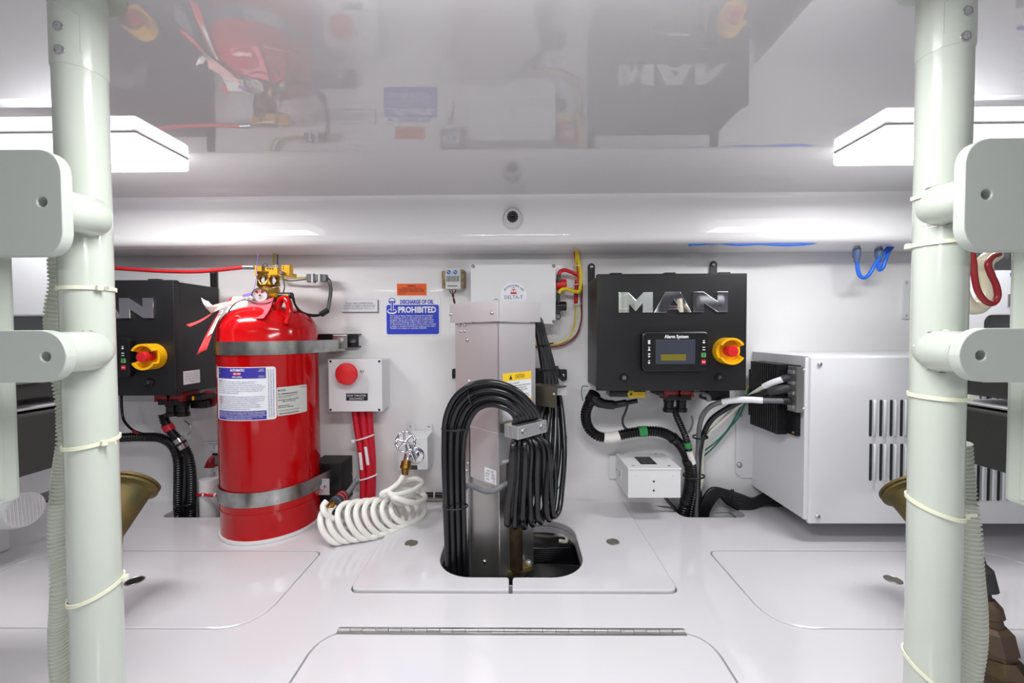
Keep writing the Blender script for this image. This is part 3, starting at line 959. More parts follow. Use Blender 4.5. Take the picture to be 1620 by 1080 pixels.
# paper tags tied to the valve
def tag_sheet(name, quad, mt, label, bend=.008, lines=None, n=8, prt='print_grey', twist=0):
    """a paper sheet between four corners, bent across its length; real thickness"""
    a, b, c, d = [P(*q) for q in quad]
    vs = []; fs = []
    nn = (b - a).cross(d - a).normalized()
    for j in range(n + 1):
        v = j / n
        for i in range(n + 1):
            u = i / n
            p = (a * (1 - u) + b * u) * (1 - v) + (d * (1 - u) + c * u) * v
            p = p + nn * (bend * math.sin(PI * v) + twist * math.sin(PI * u))
            vs.append(p)
    for j in range(n):
        for i in range(n):
            k = j * (n + 1) + i
            fs.append((k, k + 1, k + n + 2, k + n + 1))
    t = thing(name, label, 'tag', (a + b + c + d) / 4, 'paper tags on the valve')
    o = MB().add(vs, fs).build('sheet', mt, t, 60)
    sm = o.modifiers.new('thickness', 'SOLIDIFY'); sm.thickness = .0006; sm.offset = 0
    if lines:
        for (u0, u1, v0, body) in lines:
            def f(x, y, z):
                u = u0 + (u1 - u0) * x; v = v0 + y
                p = (a * (1 - u) + b * u) * (1 - v) + (d * (1 - u) + c * u) * v
                nf = nn if nn.dot(CAM - p) > 0 else -nn
                return p + nn * (bend * math.sin(PI * v) + twist * math.sin(PI * u)) + nf * .001
            text(body, None, 1.0, .07, prt, t, mapf=lambda x, y, z: f(x, -y, z), anchor='L', align='LEFT')
    return t


tag_sheet('paper_tag', [(396, 478, 1.262), (433, 470, 1.262), (417, 503.5, 1.205), (371, 500, 1.205)], 'paper_pink', 'pink paper tag lying on the front of the cylinder dome', .006,
          [(.12, .5, .25, 'INSPECTED BY'), (.1, .85, .4, 'Date of service and weight'), (.1, .8, .52, 'Valve serial number 4471'), (.1, .88, .64, 'Do not remove this tag'), (.1, .7, .76, 'Recharge by 2017')], twist=.004)
tag_sheet('paper_tag', [(338, 482, 1.235), (389, 470, 1.275), (386, 473, 1.26), (334, 495.5, 1.21)], 'paper_blush', 'pale pink paper tag folded out to the left of the gauge', .004,
          [(.3, .6, .5, 'RECORD'), (.2, .85, .75, 'Weight checked and tagged')])
tag_sheet('paper_tag', [(318.5, 470.5, 1.20), (331, 477, 1.205), (345, 486, 1.215), (334.5, 495.5, 1.21)], 'paper', 'white paper tag end curling up at the far left of the tags', -.01, [(.2, .9, .3, 'SERVICE'), (.15, .9, .5, 'Month Year'), (.15, .9, .7, 'Inspector')], twist=-.006)
tag_sheet('paper_tag', [(346, 492, 1.225), (352, 492, 1.235), (327, 553, 1.165), (311, 561, 1.16)], 'paper_red', 'long red paper tag hanging down left of the cylinder', .004, twist=.004)
tag_sheet('paper_tag', [(349, 490, 1.215), (354, 490, 1.222), (336, 527, 1.19), (327, 534, 1.185)], 'paper', 'narrow white paper tag hanging on top of the red one', .003, [(.1, .9, .2, 'DATE'), (.1, .9, .5, 'NAME')], twist=.003)
tag_sheet('paper_tag', [(368, 469, 1.30), (391, 469, 1.30), (392, 490, 1.285), (356, 494, 1.285)], 'paper', 'white paper tag behind the pale pink one with a barcode', .003,
          [(.05, .5, .55, 'IIIII III II'), (.55, .95, .6, 'III IIII')], prt='print_black')
tag_sheet('paper_tag', [(357, 478, 1.31), (368, 468, 1.315), (376, 474, 1.31), (362, 484, 1.305)], 'paper_red', 'small red paper corner behind the pale pink tag', .001)
tag_sheet('paper_strip', [(333, 496, 1.215), (336, 496, 1.215), (300, 517, 1.17), (294.5, 513.5, 1.17)], 'paper_red', 'thin red paper strip sticking out to the left of the tags', .004)
cable('tag_tie', PP([(440, 469, 1.275), (430, 477, 1.255), (415, 480, 1.25), (400, 478, 1.255), (388, 474, 1.26), (375, 478, 1.255), (366, 486, 1.255), (361, 494, 1.265)]), .0016, 'black_plastic', 'black tie holding the paper tags to the valve', 'tie')
MB().box((-.006, -.006, -.006), (.008, .006, .006), .002, Matrix.Translation(P(398, 472, 1.262)) @ Matrix.Rotation(R(20), 4, 'Y')).build('crimp_seal', 'aluminium', None, 40, **tags('small metal crimp seal left of the gauge', 'seal'))

# ================================================================== the two black control boxes
def control_box(x0, x1, y0, y1, Yf, label, left):
    X0, Z0, X1, Z1 = rect(x0, y0, x1, y1, Yf)
    t = thing('control_box', label, 'control box', ((X0 + X1) / 2, WALL, Z0), 'black engine control boxes')
    W, H = X1 - X0, Z1 - Z0
    def L(u, v):                                # a point on the cover by fractions of its width and height from the top left
        return X0 + W * u, Z1 - H * v
    MB().box((X0 + .006, Yf + .022, Z0 + .004), (X1 - .006, 1.494, Z1 - .004), .003).build('housing', 'black_powder', t)
    cov = MB().box((X0, Yf, Z0), (X1, Yf + .022, Z1), .003).build('cover', 'black_powder', t)
    MB().box((X0 + .003, Yf + .022, Z0 + .003), (X1 - .003, Yf + .026, Z1 - .003), 0).build('gasket', 'black_rubber', t)
    for u in (.13, .49, .855):
        x, z = L(u, 0)
        MB().box((x - .018, Yf + .004, z - .001), (x + .018, Yf + .022, z + .004), .001).build('cover_hinge', 'black_plastic', t)
    for (tx_, ty_) in (((935.5, 422), (1128.5, 418.5)) if not left else ((120, 428), (338, 430))):
        q_ = P(tx_, ty_, 1.494); x, z = q_.x, q_.z - .028
        tab = MB().plate([[V((x - .013, z - .05)), V((x + .013, z - .05))] + [V((x + .013 * math.cos(R(a)), z + .028 + .013 * math.sin(R(a)))) for a in range(0, 181, 20)]], .004, frame((0, 1.494, 0)), .0006).build('mounting_tab', 'black_powder', t)
        screw(tab, V((x, 1.492, z + .028)), FRONT, .0075, 'steel', 'bolt')
    # raised chrome letters
    def K(zx, zy):                              # letter outline points, as fractions of the cover
        return V((X0 + W * (zx - 185) / 985.0, Z1 - H * (zy - 220) / 768.0))
    LM = [(323, 340), (387, 340), (437, 392), (488, 340), (550, 340), (550, 474), (480, 474), (480, 418), (437, 468), (395, 418), (395, 474), (323, 474)]
    LA = [(630, 340), (728, 340), (803, 475), (724, 475), (712, 454), (650, 454), (638, 475), (557, 475)]
    LAh = [(685, 388), (712, 430), (658, 430)]
    LN = [(813, 340), (878, 340), (968, 400), (968, 340), (1040, 340), (1040, 473), (972, 473), (884, 414), (884, 473), (813, 473)]
    for ch, loops in (('letter_m', [LM]), ('letter_a', [LA, LAh]), ('letter_n', [LN])):
        MB().plate([[K(*p) for p in lp] for lp in loops], .006, frame((0, Yf - .003, 0)), .0012).build(ch, 'chrome', t, 30)
    # display
    a = K(468, 858); b = K(903, 598)
    D = MB().plate([rrect(a.x, a.y, b.x, b.y, .016, 6)], .022, frame((0, Yf - .011, 0)), .005).build('display_unit', 'black_plastic', t, 40)
    yf = Yf - .0222
    def q(x0_, y0_, x1_, y1_, nm, mt, dy=.0012, bev=.0004, par=None):
        p0 = K(x0_, y1_); p1 = K(x1_, y0_)
        return MB().box((p0.x, yf - dy, p0.y), (p1.x, yf + .001, p1.y), bev).build(nm, mt, par or D)
    scr = q(555, 650, 812, 808, 'screen', 'screen', .0006)
    q(590, 745, 752, 785, 'lit_band', 'screen_yellow', .0009, 0)
    p = K(690, 634)
    text('Alarm System', frame((p.x, yf, p.y)), S(37, Yf), S(7, Yf), 'print_white', D, bold=.03)
    for k, yy in enumerate((666, 709, 751, 795)):
        q(498, yy - 14, 526, yy + 14, 'key', 'black_powder', .0012)
        p = K(513, yy)
        text(['=\nB', '-\n^', '=\nx', '-\nv'][k], frame((p.x, yf - .0012, p.y)), S(4, Yf), S(6, Yf), 'print_white', D, bold=.06, line=.7)
        kc = ['black_powder', 'black_powder', 'key_green', 'print_red'][k]
        q(852, yy - 14, 880, yy + 14, 'key', kc, .0014)
        p = K(866, yy)
        text(['-\n+', '-\n-', '=\nv', '- -'][k], frame((p.x, yf - .0014, p.y)), S(4, Yf), S(5 if k < 3 else 1.5, Yf), 'print_white' if k != 2 else 'print_black', D, bold=.06, line=.7)
    # emergency stop: yellow collar with a slot each side... open towards the right edge, red button
    c = K(1030, 725)
    rc = S(20.5, Yf); Ye = Yf
    def ringseg(a0, a1, r0, r1, y0_, y1_, mb, n=28):
        vs = []; fs = []
        for k in range(n + 1):
            a = R(a0 + (a1 - a0) * k / n)
            for (r_, y_) in ((r0, y0_), (r1, y0_), (r1, y1_), (r0, y1_)):
                vs.append((c.x + r_ * math.cos(a), y_, c.y + r_ * math.sin(a)))
        for k in range(n):
            for j in range(4):
                fs.append((k * 4 + j, k * 4 + (j + 1) % 4, k * 4 + 4 + (j + 1) % 4, k * 4 + 4 + j))
        fs.append((0, 1, 2, 3)); fs.append((n * 4, n * 4 + 1, n * 4 + 2, n * 4 + 3))
        mb.add(vs, fs)
    est = MB()
    est.lathe([(0, 0), (rc, 0), (rc, .010), (0, .010)], (c.x, Ye, c.y), FRONT, 36)
    o0 = 0 if not left else 180
    ringseg(o0 + 24, o0 + 336, rc * .80, rc, Ye - .010, Ye - .026, est)
    ringseg(o0 + 30, o0 + 150, rc * .84, rc, Ye - .026, Ye - .043, est)
    ringseg(o0 + 210, o0 + 330, rc * .84, rc, Ye - .026, Ye - .043, est)
    E = est.build('stop_collar', 'yellow_plastic', t, 40)
    MB().lathe([(0, 0), (.014, 0), (.014, .02), (.0165, .022), (.0175, .034), (.015, .038), (0, .039)], (c.x, Ye - .010, c.y), FRONT, 28).build('stop_button', 'red_plastic', t, 40)
    for zx, tx in ((363, '||'), (990, 'J1')):
        p = K(zx, 900)
        MB().lathe([(0, 0), (.014, 0), (.0145, .003), (.0125, .006), (.011, .0045), (0, .0045)], (p.x, Yf, p.y), FRONT, 24).build('key_lock', 'black_plastic', t, 40)
        text(tx, frame((p.x, Yf - .0048, p.y)), .009, .011, 'print_grey', t, 'lock_mark', bold=.05)
    return t, L, X0, X1, Z0, Z1, Yf


tR, LR, X0, X1, Z0, Z1, YM = control_box(944.5, 1181.5, 432.5, 618, 1.29, 'black engine control box with chrome letters left of the white cabinet', False)
X0R, X1R, Z0R = X0, X1, Z0
m = MB()
pbox(m, 936, 445, 945, 600, YM + .02, YM + .03, 0)
dz = P(230, 443, 1.29).z - Z1
# the left one is partly hidden by the stanchion; its right flank shows
xr_ = P(277, 540, 1.29).x
wl_ = X1 - X0
pxl = 810 + (xr_ - wl_) / 1.29 * F
t2 = None
def px_of(x, z, Y):
    d = CR.transposed() @ (V((x, Y, z)) - CAM)
    return 810 + F * d.x / -d.z, 540 - F * d.y / -d.z
pa = px_of(xr_ - wl_, Z1 + dz, 1.29); pb = px_of(xr_, Z0 + dz - .004, 1.29)
tL, LL, X0L, X1L, Z0L, Z1L, _ = control_box(pa[0], 277, 443, 626, 1.29, 'black engine control box half hidden behind the left pipe', True)
# data plate on its right flank
xx = X1L - .0058
pz = Z0L + .052
MB().box((xx, 1.325, pz - .022), (xx + .0006, 1.395, pz + .023)).build('data_plate', 'label_white', tL)
Mx = frame((xx + .0007, 1.36, pz), (0, 1, 0), (0, 0, 1))
for k, ln in enumerate(('Spannung      Datum', 'Typ 51.27  A  24 V', 'Nr.  401  22  B  12', 'IP 65')):
    text(ln, frame(Mx @ V((0, .014 - .009 * k, 0)), (0, 1, 0), (0, 0, 1)), .056 if k < 3 else .014, .004, 'print_grey', tL, 'plate_print', lift=.0002)

# sockets, plugs and levers under each box
def under_box(t, xs, Zb, Yf, right):
    r0 = .5 if right else .77
    X0_, X1_ = xs; W = X1_ - X0_
    for k, u in enumerate((.555, .645)) if right else enumerate((.80, .885)):
        x = X0_ + W * u
        s_ = MB().box((x - .03, Yf + .055, Zb - .022), (x + .03, Yf + .13, Zb + .004), .005)
        s_.cyl((x - .022, Yf + .054, Zb - .024), (x - .022, Yf + .13, Zb - .024), .006, n=10)
        s_.cyl((x + .022, Yf + .054, Zb - .024), (x + .022, Yf + .13, Zb - .024), .006, n=10)
        S_ = s_.build('socket', 'dark_red', t)
        MB().box((x - .022, Yf + .06, Zb - .042), (x + .022, Yf + .125, Zb - .02), .004).build('plug', 'black_plastic', t)
        MB().lathe([(0, 0), (.019, 0), (.019, .012), (.016, .014), (.016, .032), (.018, .034), (.018, .044), (0, .044)], (x, Yf + .092, Zb - .085), (0, 0, 1), 18).build('plug_boot', 'black_plastic', t)


under_box(tR, (X0R, X1R), Z0R, YM, True)
under_box(tL, (X0L, X1L), Z0L, YM, False)
# yellow lever and black moulded plug under the right box
m = MB().cyl(P(999, 623.5, 1.335), P(999, 623.5, 1.343), .013, n=20)
pbox(m, 998, 619.5, 1021, 629, 1.336, 1.342, .001)
m.build('locking_lever', 'yellow_wire', tR)
MB().lathe([(0, 0), (.0045, 0), (.0045, .001), (0, .001)], P(999, 623.5, 1.3355), FRONT, 10).build('lever_pin', 'slot_dark', tR)
text('LOCK', frame(P(1013, 624, 1.3352)), S(9, 1.33), S(3, 1.33), 'print_red', tR)
m = MB(); pbox(m, 965, 616, 1022, 628, 1.345, 1.41, .004)
m.sweep(spline(PP([(1008, 634, 1.37), (990, 637, 1.37), (970, 640, 1.37), (950, 637, 1.37), (936, 628, 1.37)]), 6), [.008] * 6 + [.012] * 6 + [.016] * 6 + [.018] * 7, 14)
m.build('moulded_plug', 'black_plastic', tR)
m = MB(); pbox(m, 1033, 617, 1050, 623, 1.345, 1.38, .003); pbox(m, 1039, 622, 1044, 625, 1.35, 1.37, .001); m.build('blind_plug', 'black_plastic', tR)
m = MB(); pbox(m, 1118, 616, 1155, 634, 1.36, 1.42, .003); m.build('socket_black', 'black_plastic', tR)
m = MB(); pbox(m, 1097, 619, 1112, 623, 1.335, 1.345, .002); m.sweep(spline(PP([(1110, 622, 1.338), (1120, 626, 1.338), (1122, 634, 1.34)]), 5), .008, 10); m.build('locking_lever', 'cable_grey', tR)
# under the left box: red disc lever and black socket at the wall side
MB().lathe([(0, 0), (.030, 0), (.030, .006), (0, .006)], P(330, 631, 1.43), V((.4, -1, .1)), 24).build('locking_lever', 'dark_red', tL)
m = MB(); pbox(m, 290, 626, 318, 633, 1.36, 1.43, .002); pbox(m, 300, 633, 326, 646, 1.40, 1.45, .004); m.build('socket_black', 'black_plastic', tL)
m = MB(); pbox(m, 289, 627, 290.5, 633, 1.355, 1.36, 0); pbox(m, 304, 627, 305.5, 633, 1.355, 1.36, 0); m.build('yellow_marks', 'yellow_plastic', tL)

# ------------------------------------------------------------------ looms and cables at the right control box
def loom_thing(label, pts, r, group=None, bands=(), name='wire_loom', pitch=.0088):
    c = spline(pts, 12)
    t = thing(name, label, 'cable', c[len(c) // 2], group)
    MB().loom(pts, r, pitch, 16, .17).build('sleeve', 'loom', t, 35)
    for (f0, f1, mt, nm, k) in bands:
        a, b = int(f0 * (len(c) - 1)), max(int(f1 * (len(c) - 1)), int(f0 * (len(c) - 1)) + 1)
        seg = c[a:b + 1]
        MB().sweep(seg, r * k, 16).build(nm, mt, t, 50)
    return t


loom_thing('thick black loom curving under the right control box with green tape', PP([(941, 622, 1.37), (933, 636, 1.385), (926.5, 655, 1.40), (931, 676, 1.41), (945, 689, 1.41), (965, 692, 1.41), (990, 686, 1.41), (1020, 682, 1.41), (1048, 684, 1.41), (1070, 697, 1.42), (1084, 716, 1.43), (1091, 742, 1.43), (1090, 768, 1.43), (1084, 795, 1.43), (1076, 822, 1.44), (1074, 850, 1.44)]),
           S(8.2, 1.41), bands=[(.305, .375, 'paper', 'paper_sleeve', 1.06), (.445, .475, 'green_tape', 'tape', 1.05), (.58, .59, 'black_plastic', 'tie', 1.12), (.70, .712, 'black_plastic', 'tie', 1.12), (.86, .872, 'black_plastic', 'tie', 1.12), (.0, .06, 'black_plastic', 'boot', 1.18), (.95, .965, 'green_tape', 'tape', 1.05)])
loom_thing('short black loom from the red sockets down to the thick loom', PP([(1067, 644, 1.39), (1070, 657, 1.39), (1078, 675, 1.395), (1085, 692, 1.40), (1090, 712, 1.415), (1097, 740, 1.425), (1099, 775, 1.44), (1092, 812, 1.44), (1090, 845, 1.44)]), S(5.2, 1.4),
           bands=[(.42, .47, 'green_tape', 'tape', 1.08), (.50, .6, 'paper', 'paper_sleeve', 1.05)])
cable('tail_wire', PP([(994, 637, 1.38), (990, 650, 1.4), (985, 664, 1.41), (987, 674, 1.41), (996, 681, 1.41)]), .004, 'cable_dark', 'thin grey wire dropping into the green tape of the loom', 'wire')
cable('tail_wire', PP([(1094, 658, 1.395), (1096, 668, 1.40), (1092, 680, 1.4), (1089, 684, 1.405)]), .0035, 'cable_grey', 'thin grey wire under the second red socket', 'wire')
cable('tail_wire', PP([(930, 611, 1.47), (922, 611, 1.46), (920, 620, 1.45), (922, 634, 1.43)]), .0016, 'green_wire', 'thin green wire left of the right control box', 'wire')

# the cables to the terminal strip of the cabinet
def term_cable(pts, r, mt, label, sleeves=()):
    c = spline(pts, 10)
    t = thing('power_cable', label, 'cable', c[len(c) // 2], 'cables to the cabinet terminals')
    MB().sweep(c, r, 14).build('insulation', mt, t, 60)
    for (f0, f1, m_, k) in sleeves:
        a, b = int(f0 * (len(c) - 1)), int(f1 * (len(c) - 1))
        MB().sweep(c[a:b + 1], r * k, 14).build('sleeve', m_, t, 60)


term_cable(PP([(1254, 634.5, 1.24), (1235, 634, 1.25), (1210, 633.5, 1.27), (1180, 632, 1.30), (1150, 634.5, 1.335), (1127, 641, 1.36), (1112, 656, 1.385), (1106, 680, 1.40), (1104.5, 710, 1.42), (1102, 745, 1.43), (1101, 780, 1.44), (1101, 820, 1.45), (1101, 850, 1.45)]), S(3.9, 1.36), 'cable_grey', 'grey cable with long white sleeve from the lowest terminal',
           [(.0, .07, 'black_rubber', 1.35), (.18, .36, 'print_white', 1.2)])
term_cable(PP([(1254, 613, 1.245), (1235, 616, 1.255), (1215, 621, 1.28), (1185, 629, 1.32), (1150, 646, 1.36), (1125, 664, 1.39), (1112, 690, 1.41), (1107, 715, 1.42), (1104, 750, 1.44), (1105, 790, 1.45), (1107, 850, 1.46)]), S(4.2, 1.36), 'cable_black', 'thick black cable to the second terminal',
           [(.0, .19, 'cable_dark', 1.6)])
term_cable(PP([(1254, 596, 1.245), (1238, 600, 1.255), (1218, 607, 1.28), (1195, 620, 1.32), (1165, 644, 1.37), (1140, 668, 1.40), (1118, 690, 1.42), (1111, 720, 1.44), (1110, 760, 1.45), (1098, 800, 1.455), (1096, 850, 1.46)]), S(3.2, 1.36), 'white_wire', 'white sleeved cable to the topmost terminal',
           [(.0, .10, 'cable_dark', 1.7), (.1, .24, 'print_white', 1.45)])
term_cable(PP([(1256, 626, 1.26), (1235, 627, 1.27), (1205, 629, 1.30), (1170, 634, 1.35), (1140, 652, 1.39), (1118, 678, 1.42), (1110, 715, 1.44), (1106, 760, 1.455), (1111, 810, 1.46), (1112, 850, 1.465)]), S(2.9, 1.36), 'cable_black', 'slim black cable to the third terminal')
for k, dx in enumerate((0, 5)):
    cable('earth_wire', PP([(1190 + dx, 592, 1.44), (1188 + dx, 606, 1.44), (1180 + dx * .6, 625, 1.44), (1166 + dx, 655, 1.44), (1150 + dx * .2, 681, 1.45), (1130, 701 + dx, 1.46), (1110, 716 + dx * 1.6, 1.46)]), .0028, 'green_wire', ('left' if k == 0 else 'right') + ' one of two green earth wires rising to the heat sink', 'wire', 'green earth wires')
cable('earth_wire', PP([(1186, 590, 1.45), (1188, 598, 1.445), (1184, 610, 1.445), (1180, 624, 1.44)]), .003, 'olive_wire', 'short yellow green wire behind the heat sink edge', 'wire')
m = MB(); m.tube([P(1108, 691, 1.40) + V((.024 * math.cos(a / 8 * 2 * PI), .024 * math.sin(a / 8 * 2 * PI), .002 * math.sin(a))) for a in range(9)], .003, 8)
m.build('cable_tie', 'black_plastic', None, 60, **tags('black tie round the upright cables beside the flange', 'cable tie', 'black cable ties'))
m = MB(); m.tube([P(1098, 752, 1.435) + V((.036 * math.cos(a / 8 * 2 * PI), .03 * math.sin(a / 8 * 2 * PI), .002 * math.sin(a))) for a in range(9)], .003, 8)
m.build('cable_tie', 'black_plastic', None, 60, **tags('black tie round the upright cables level with the junction box', 'cable tie', 'black cable ties'))

# bundle of black cables from the floor opening to the cabinet
for k in range(6):
    d = k * 4.6
    cable('floor_cable', PP([(1107 + k * 2.2, 850, 1.455), (1108 + k * 2.0, 815, 1.45), (1113 + d * .55, 797 - (5 - k) * 1.2, 1.45), (1127 + d * .5, 783 - (5 - k) * 1.9, 1.45), (1150, 777 + d * .75, 1.45), (1172, 784 + d * .9, 1.44), (1190, 790 + d * .55, 1.44), (1208, 783 + d * .6, 1.45), (1230, 777 + d * .9, 1.46), (1262, 770 + d, 1.46)]),
          S(3.4, 1.45), 'cable_black', ('uppermost', 'second', 'third', 'fourth', 'fifth', 'lowest')[k] + ' black cable from the top in the bundle bending under the cabinet', 'cable', 'black cables under the cabinet')
m = MB(); m.tube([P(1157, 787, 1.45) + V((.006 * math.sin(a), .012 * math.sin(a / 8 * 2 * PI), .03 * math.cos(a / 8 * 2 * PI))) for a in range(9)], .0025, 8)
m.build('cable_tie', 'black_plastic', None, 60, **tags('black tie round the bundle lying under the cabinet', 'cable tie', 'black cable ties'))

# ------------------------------------------------------------------ small white junction box
Yj = 1.325
X0, Z0, X1, Z1 = rect(993.5, 740, 1077, 787.5, Yj)
Xb0 = P(975, 715, WALL).x
t = thing('junction_box', 'small white junction box below the right control box', 'junction box', ((X0 + X1) / 2, 1.4, Z0))
MB().box((X0, Yj, Z0), (X1, 1.489, Z1 - .006), .0015).build('body', 'white_box', t)
MB().box((X0 - .001, Yj - .002, Z1 - .006), (X1 + .002, 1.489, Z1), .0015).build('lid', 'white_box', t)
MB().box((X0 - .024, 1.489, Z0 + .004), (X1 + .01, 1.493, Z1 - .01), .001).build('back_flange', 'white_box', t)
MB().box((X0 - .0042, Yj + .075, Z0 + .03), (X0 - .0004, Yj + .15, Z1 - .03), .001).build('side_flange', 'white_box', t)
for (yy, zz) in ((Yj + .09, Z1 - .045), (Yj + .09, Z0 + .045), (Yj + .13, (Z0 + Z1) / 2)):
    MB().lathe([(0, 0), (.004, 0), (.004, .001), (0, .001)], (X0 - .0042, yy, zz), (-1, 0, 0), 12).build('hole', 'print_grey', t)
xm_ = (X0 + X1) / 2
MB().box((xm_ - .033, 1.362, Z1 + .0002), (xm_ + .022, 1.44, Z1 + .001)).build('name_label', 'print_black', t)
Mz = frame((xm_ - .006, 1.40, Z1 + .0012), (1, 0, 0), (0, 1, 0))
text('POWER SUPPLY\n24V DC  5A\nMODEL  PS 120\nSERIAL 10482', Mz, .044, .05, 'print_grey', t, lift=.0002)
for (u, yy) in ((.13, Yj + .018), (.82, Yj + .018), (.13, 1.475), (.82, 1.475)):
    screw(t, V((X0 + (X1 - X0) * u, yy, Z1)), (0, 0, 1), .0045)
for zz in (.5, .2):
    MB().lathe([(0, 0), (.0032, 0), (.0032, .001), (0, .001)], (xm_ - .002, Yj, Z0 + (Z1 - Z0) * zz + .005), FRONT, 12).build('hole', 'slot_dark', t)
for u in (.17, .86):
    MB().lathe([(0, 0), (.003, 0), (.0022, .0008), (0, .0008)], (X0 + (X1 - X0) * u, Yj, Z1 - .026), FRONT, 10).build('rivet', 'white_plastic', t)
cable('box_lead', PP([(1052, 786, 1.40), (1060, 796, 1.41), (1068, 806, 1.42), (1073, 822, 1.43)]), .006, 'cable_black', 'short black lead from the junction box into the floor opening', 'cable')
cable('box_lead', PP([(1030, 800, 1.48), (1045, 801, 1.46), (1062, 803, 1.44), (1074, 812, 1.435)]), .0028, 'cable_grey', 'thin grey lead along the wall foot under the junction box', 'wire')

# ------------------------------------------------------------------ louvred cabinet
Yc = 1.2
Xc = P(1281, 700, Yc).x; Zc0 = P(1281, 828.5, Yc).z; Zc1 = P(1300, 563.5, Yc).z; Xc1 = 1.95
t = thing('louvred_cabinet', 'large white wall cabinet with louvre slots at the right', 'cabinet', ((Xc + Xc1) / 2, 1.4, Zc0))
MB().box((Xc + .003, Yc + .012, Zc0 + .002), (Xc1, 1.499, Zc1), .002).build('body', 'white_cabinet', t)
MB().box((Xc, Yc, Zc0), (Xc1, Yc + .012, Zc1 - .002), .003).build('front_panel', 'white_cabinet', t)
MB().box((Xc - .010, Yc + .008, Zc0 + .01), (Xc + .003, Yc + .014, Zc1 - .004), .001).build('edge_strip', 'white_cabinet', t)
for (px, py) in ((1296.5, 576), (1293.5, 817)):
    screw(t, P(px, py, Yc), FRONT, .0075, 'steel', 'screw')
# wall flange
fx0, fx1 = P(1163, 690, WALL).x, Xc + .004
zf0, zf1 = P(1170, 755, WALL).z, Zc1 - .03
MB().plate([[V((fx0, zf0 + .02)), V((fx0 + .02, zf0)), V((fx1, zf0)), V((fx1, zf1)), V((fx0, zf1))]], .004, frame((0, 1.495, 0)), .0006).build('wall_flange', 'white_cabinet', t)
for py in (656, 735):
    screw(t, P(1169.5, py, 1.4925), FRONT, .011, 'steel', 'bolt')
# louvres
def louvre(px, y0, y1):
    x, z1_, z0_ = P(px, y0, Yc).x, P(px, y0, Yc).z, P(px, y1, Yc).z
    w_ = .0195
    MB().plate([rrect(x - .0048, z0_, x + .0028, z1_, .0036, 3)], .0012, frame((0, Yc - .0004, 0))).build('louvre_slot', 'mesh_dark', t)
    dots = MB()
    vs = []; fs = []; n = 6
    hood = []
    for k in range(n + 1):
        a = R(180 * k / n * .62)
        hood.append((x + .0015 + (w_ - .004) * k / n, Yc - .0085 * math.cos(a * .8) if k < n else Yc + .0005))
    pr = [(x + .001, Yc - .0085), (x + .003, Yc - .0102), (x + .007, Yc - .0098), (x + .0105, Yc - .007), (x + .0135, Yc - .0028), (x + .0145, Yc + .0004)]
    r_ = .007
    rows = [(z0_, .1), (z0_ + r_ * .35, .62), (z0_ + r_, 1), (z1_ - r_, 1), (z1_ - r_ * .35, .62), (z1_, .1)]
    for z_, k in rows:
        for (xx, yy) in pr:
            vs.append((x + .0145 - (x + .0145 - xx) * (.55 + .45 * k), Yc + (yy - Yc) * k, z_))
    c_ = len(pr)
    for j in range(len(rows) - 1):
        for k in range(c_ - 1):
            a = j * c_ + k
            fs.append((a, a + 1, a + c_ + 1, a + c_))
    MB().add(vs, fs).build('louvre', 'white_cabinet', t, 60)
    return x


for rows, xs in ((((632, 690), (701.5, 760)), [1378 + 16.3 * k for k in range(5)]), (((578, 636), (656.5, 714.5), (735, 792)), [1516 + 16.15 * k for k in range(8)])):
    for (ya, yb_) in rows:
        for x_ in xs:
            louvre(x_, ya, yb_)
# heat sink on the flank
hx = Xc + .002
Y0, Y1 = 1.243, 1.44
zh1 = P(1252, 578, 1.24).z; zh0 = P(1250, 693.5, 1.235).z
hs = MB().box((hx - .014, Y0, zh0 + .005), (hx, Y1, zh1)).build('heat_sink', 'black_powder', t)
nf = 14
for k in range(nf):
    y_ = Y0 + .045 + (Y1 - Y0 - .045) * k / (nf - 1)
    lo_ = .03 if k == nf - 1 else 0
    MB().box((hx - .045, y_ - .0035, zh0 + lo_), (hx - .013, y_ + .0035, zh1 - lo_), .0006).build('fin', 'black_powder', hs)
screw(hs, V((hx - .014, Y0 + .012, zh0 + .014)), (-1, 0, 0), .0055, 'brass')
# terminal strip
zt1, zt0 = P(1250, 579, 1.235).z, P(1250, 650, 1.235).z
ts = MB()
ts.box((hx - .034, 1.212, zt0), (hx, 1.2155, zt1), .0006)
ts.box((hx - .034, 1.2155, zt0), (hx - .0305, 1.252, zt1), .0006)
ts.build('terminal_channel', 'stainless_dark', t)
for zz in (zt0 + .01, zt1 - .01):
    screw(t, V((hx - .012, 1.212, zz)), FRONT, .005)
for py in (588, 605, 621, 643):
    z_ = P(1252, py, 1.235).z
    MB().box((hx - .038, 1.222, z_ - .005), (hx - .034, 1.248, z_ + .005), .001).build('terminal', 'aluminium', t)

# ================================================================== signs on the bulkhead
YS = 1.4985
def card(t, x0, y0, x1, y1, mt, nm, Y=YS, th=.0012, rad=0.0):
    a = rect(x0, y0, x1, y1, Y)
    lp = rrect(a[0], a[1], a[2], a[3], rad, 5) if rad else [V((a[0], a[1])), V((a[2], a[1])), V((a[2], a[3])), V((a[0], a[3]))]
    return MB().plate([lp], th, frame((0, Y + th / 2, 0))).build(nm, mt, t, 30)


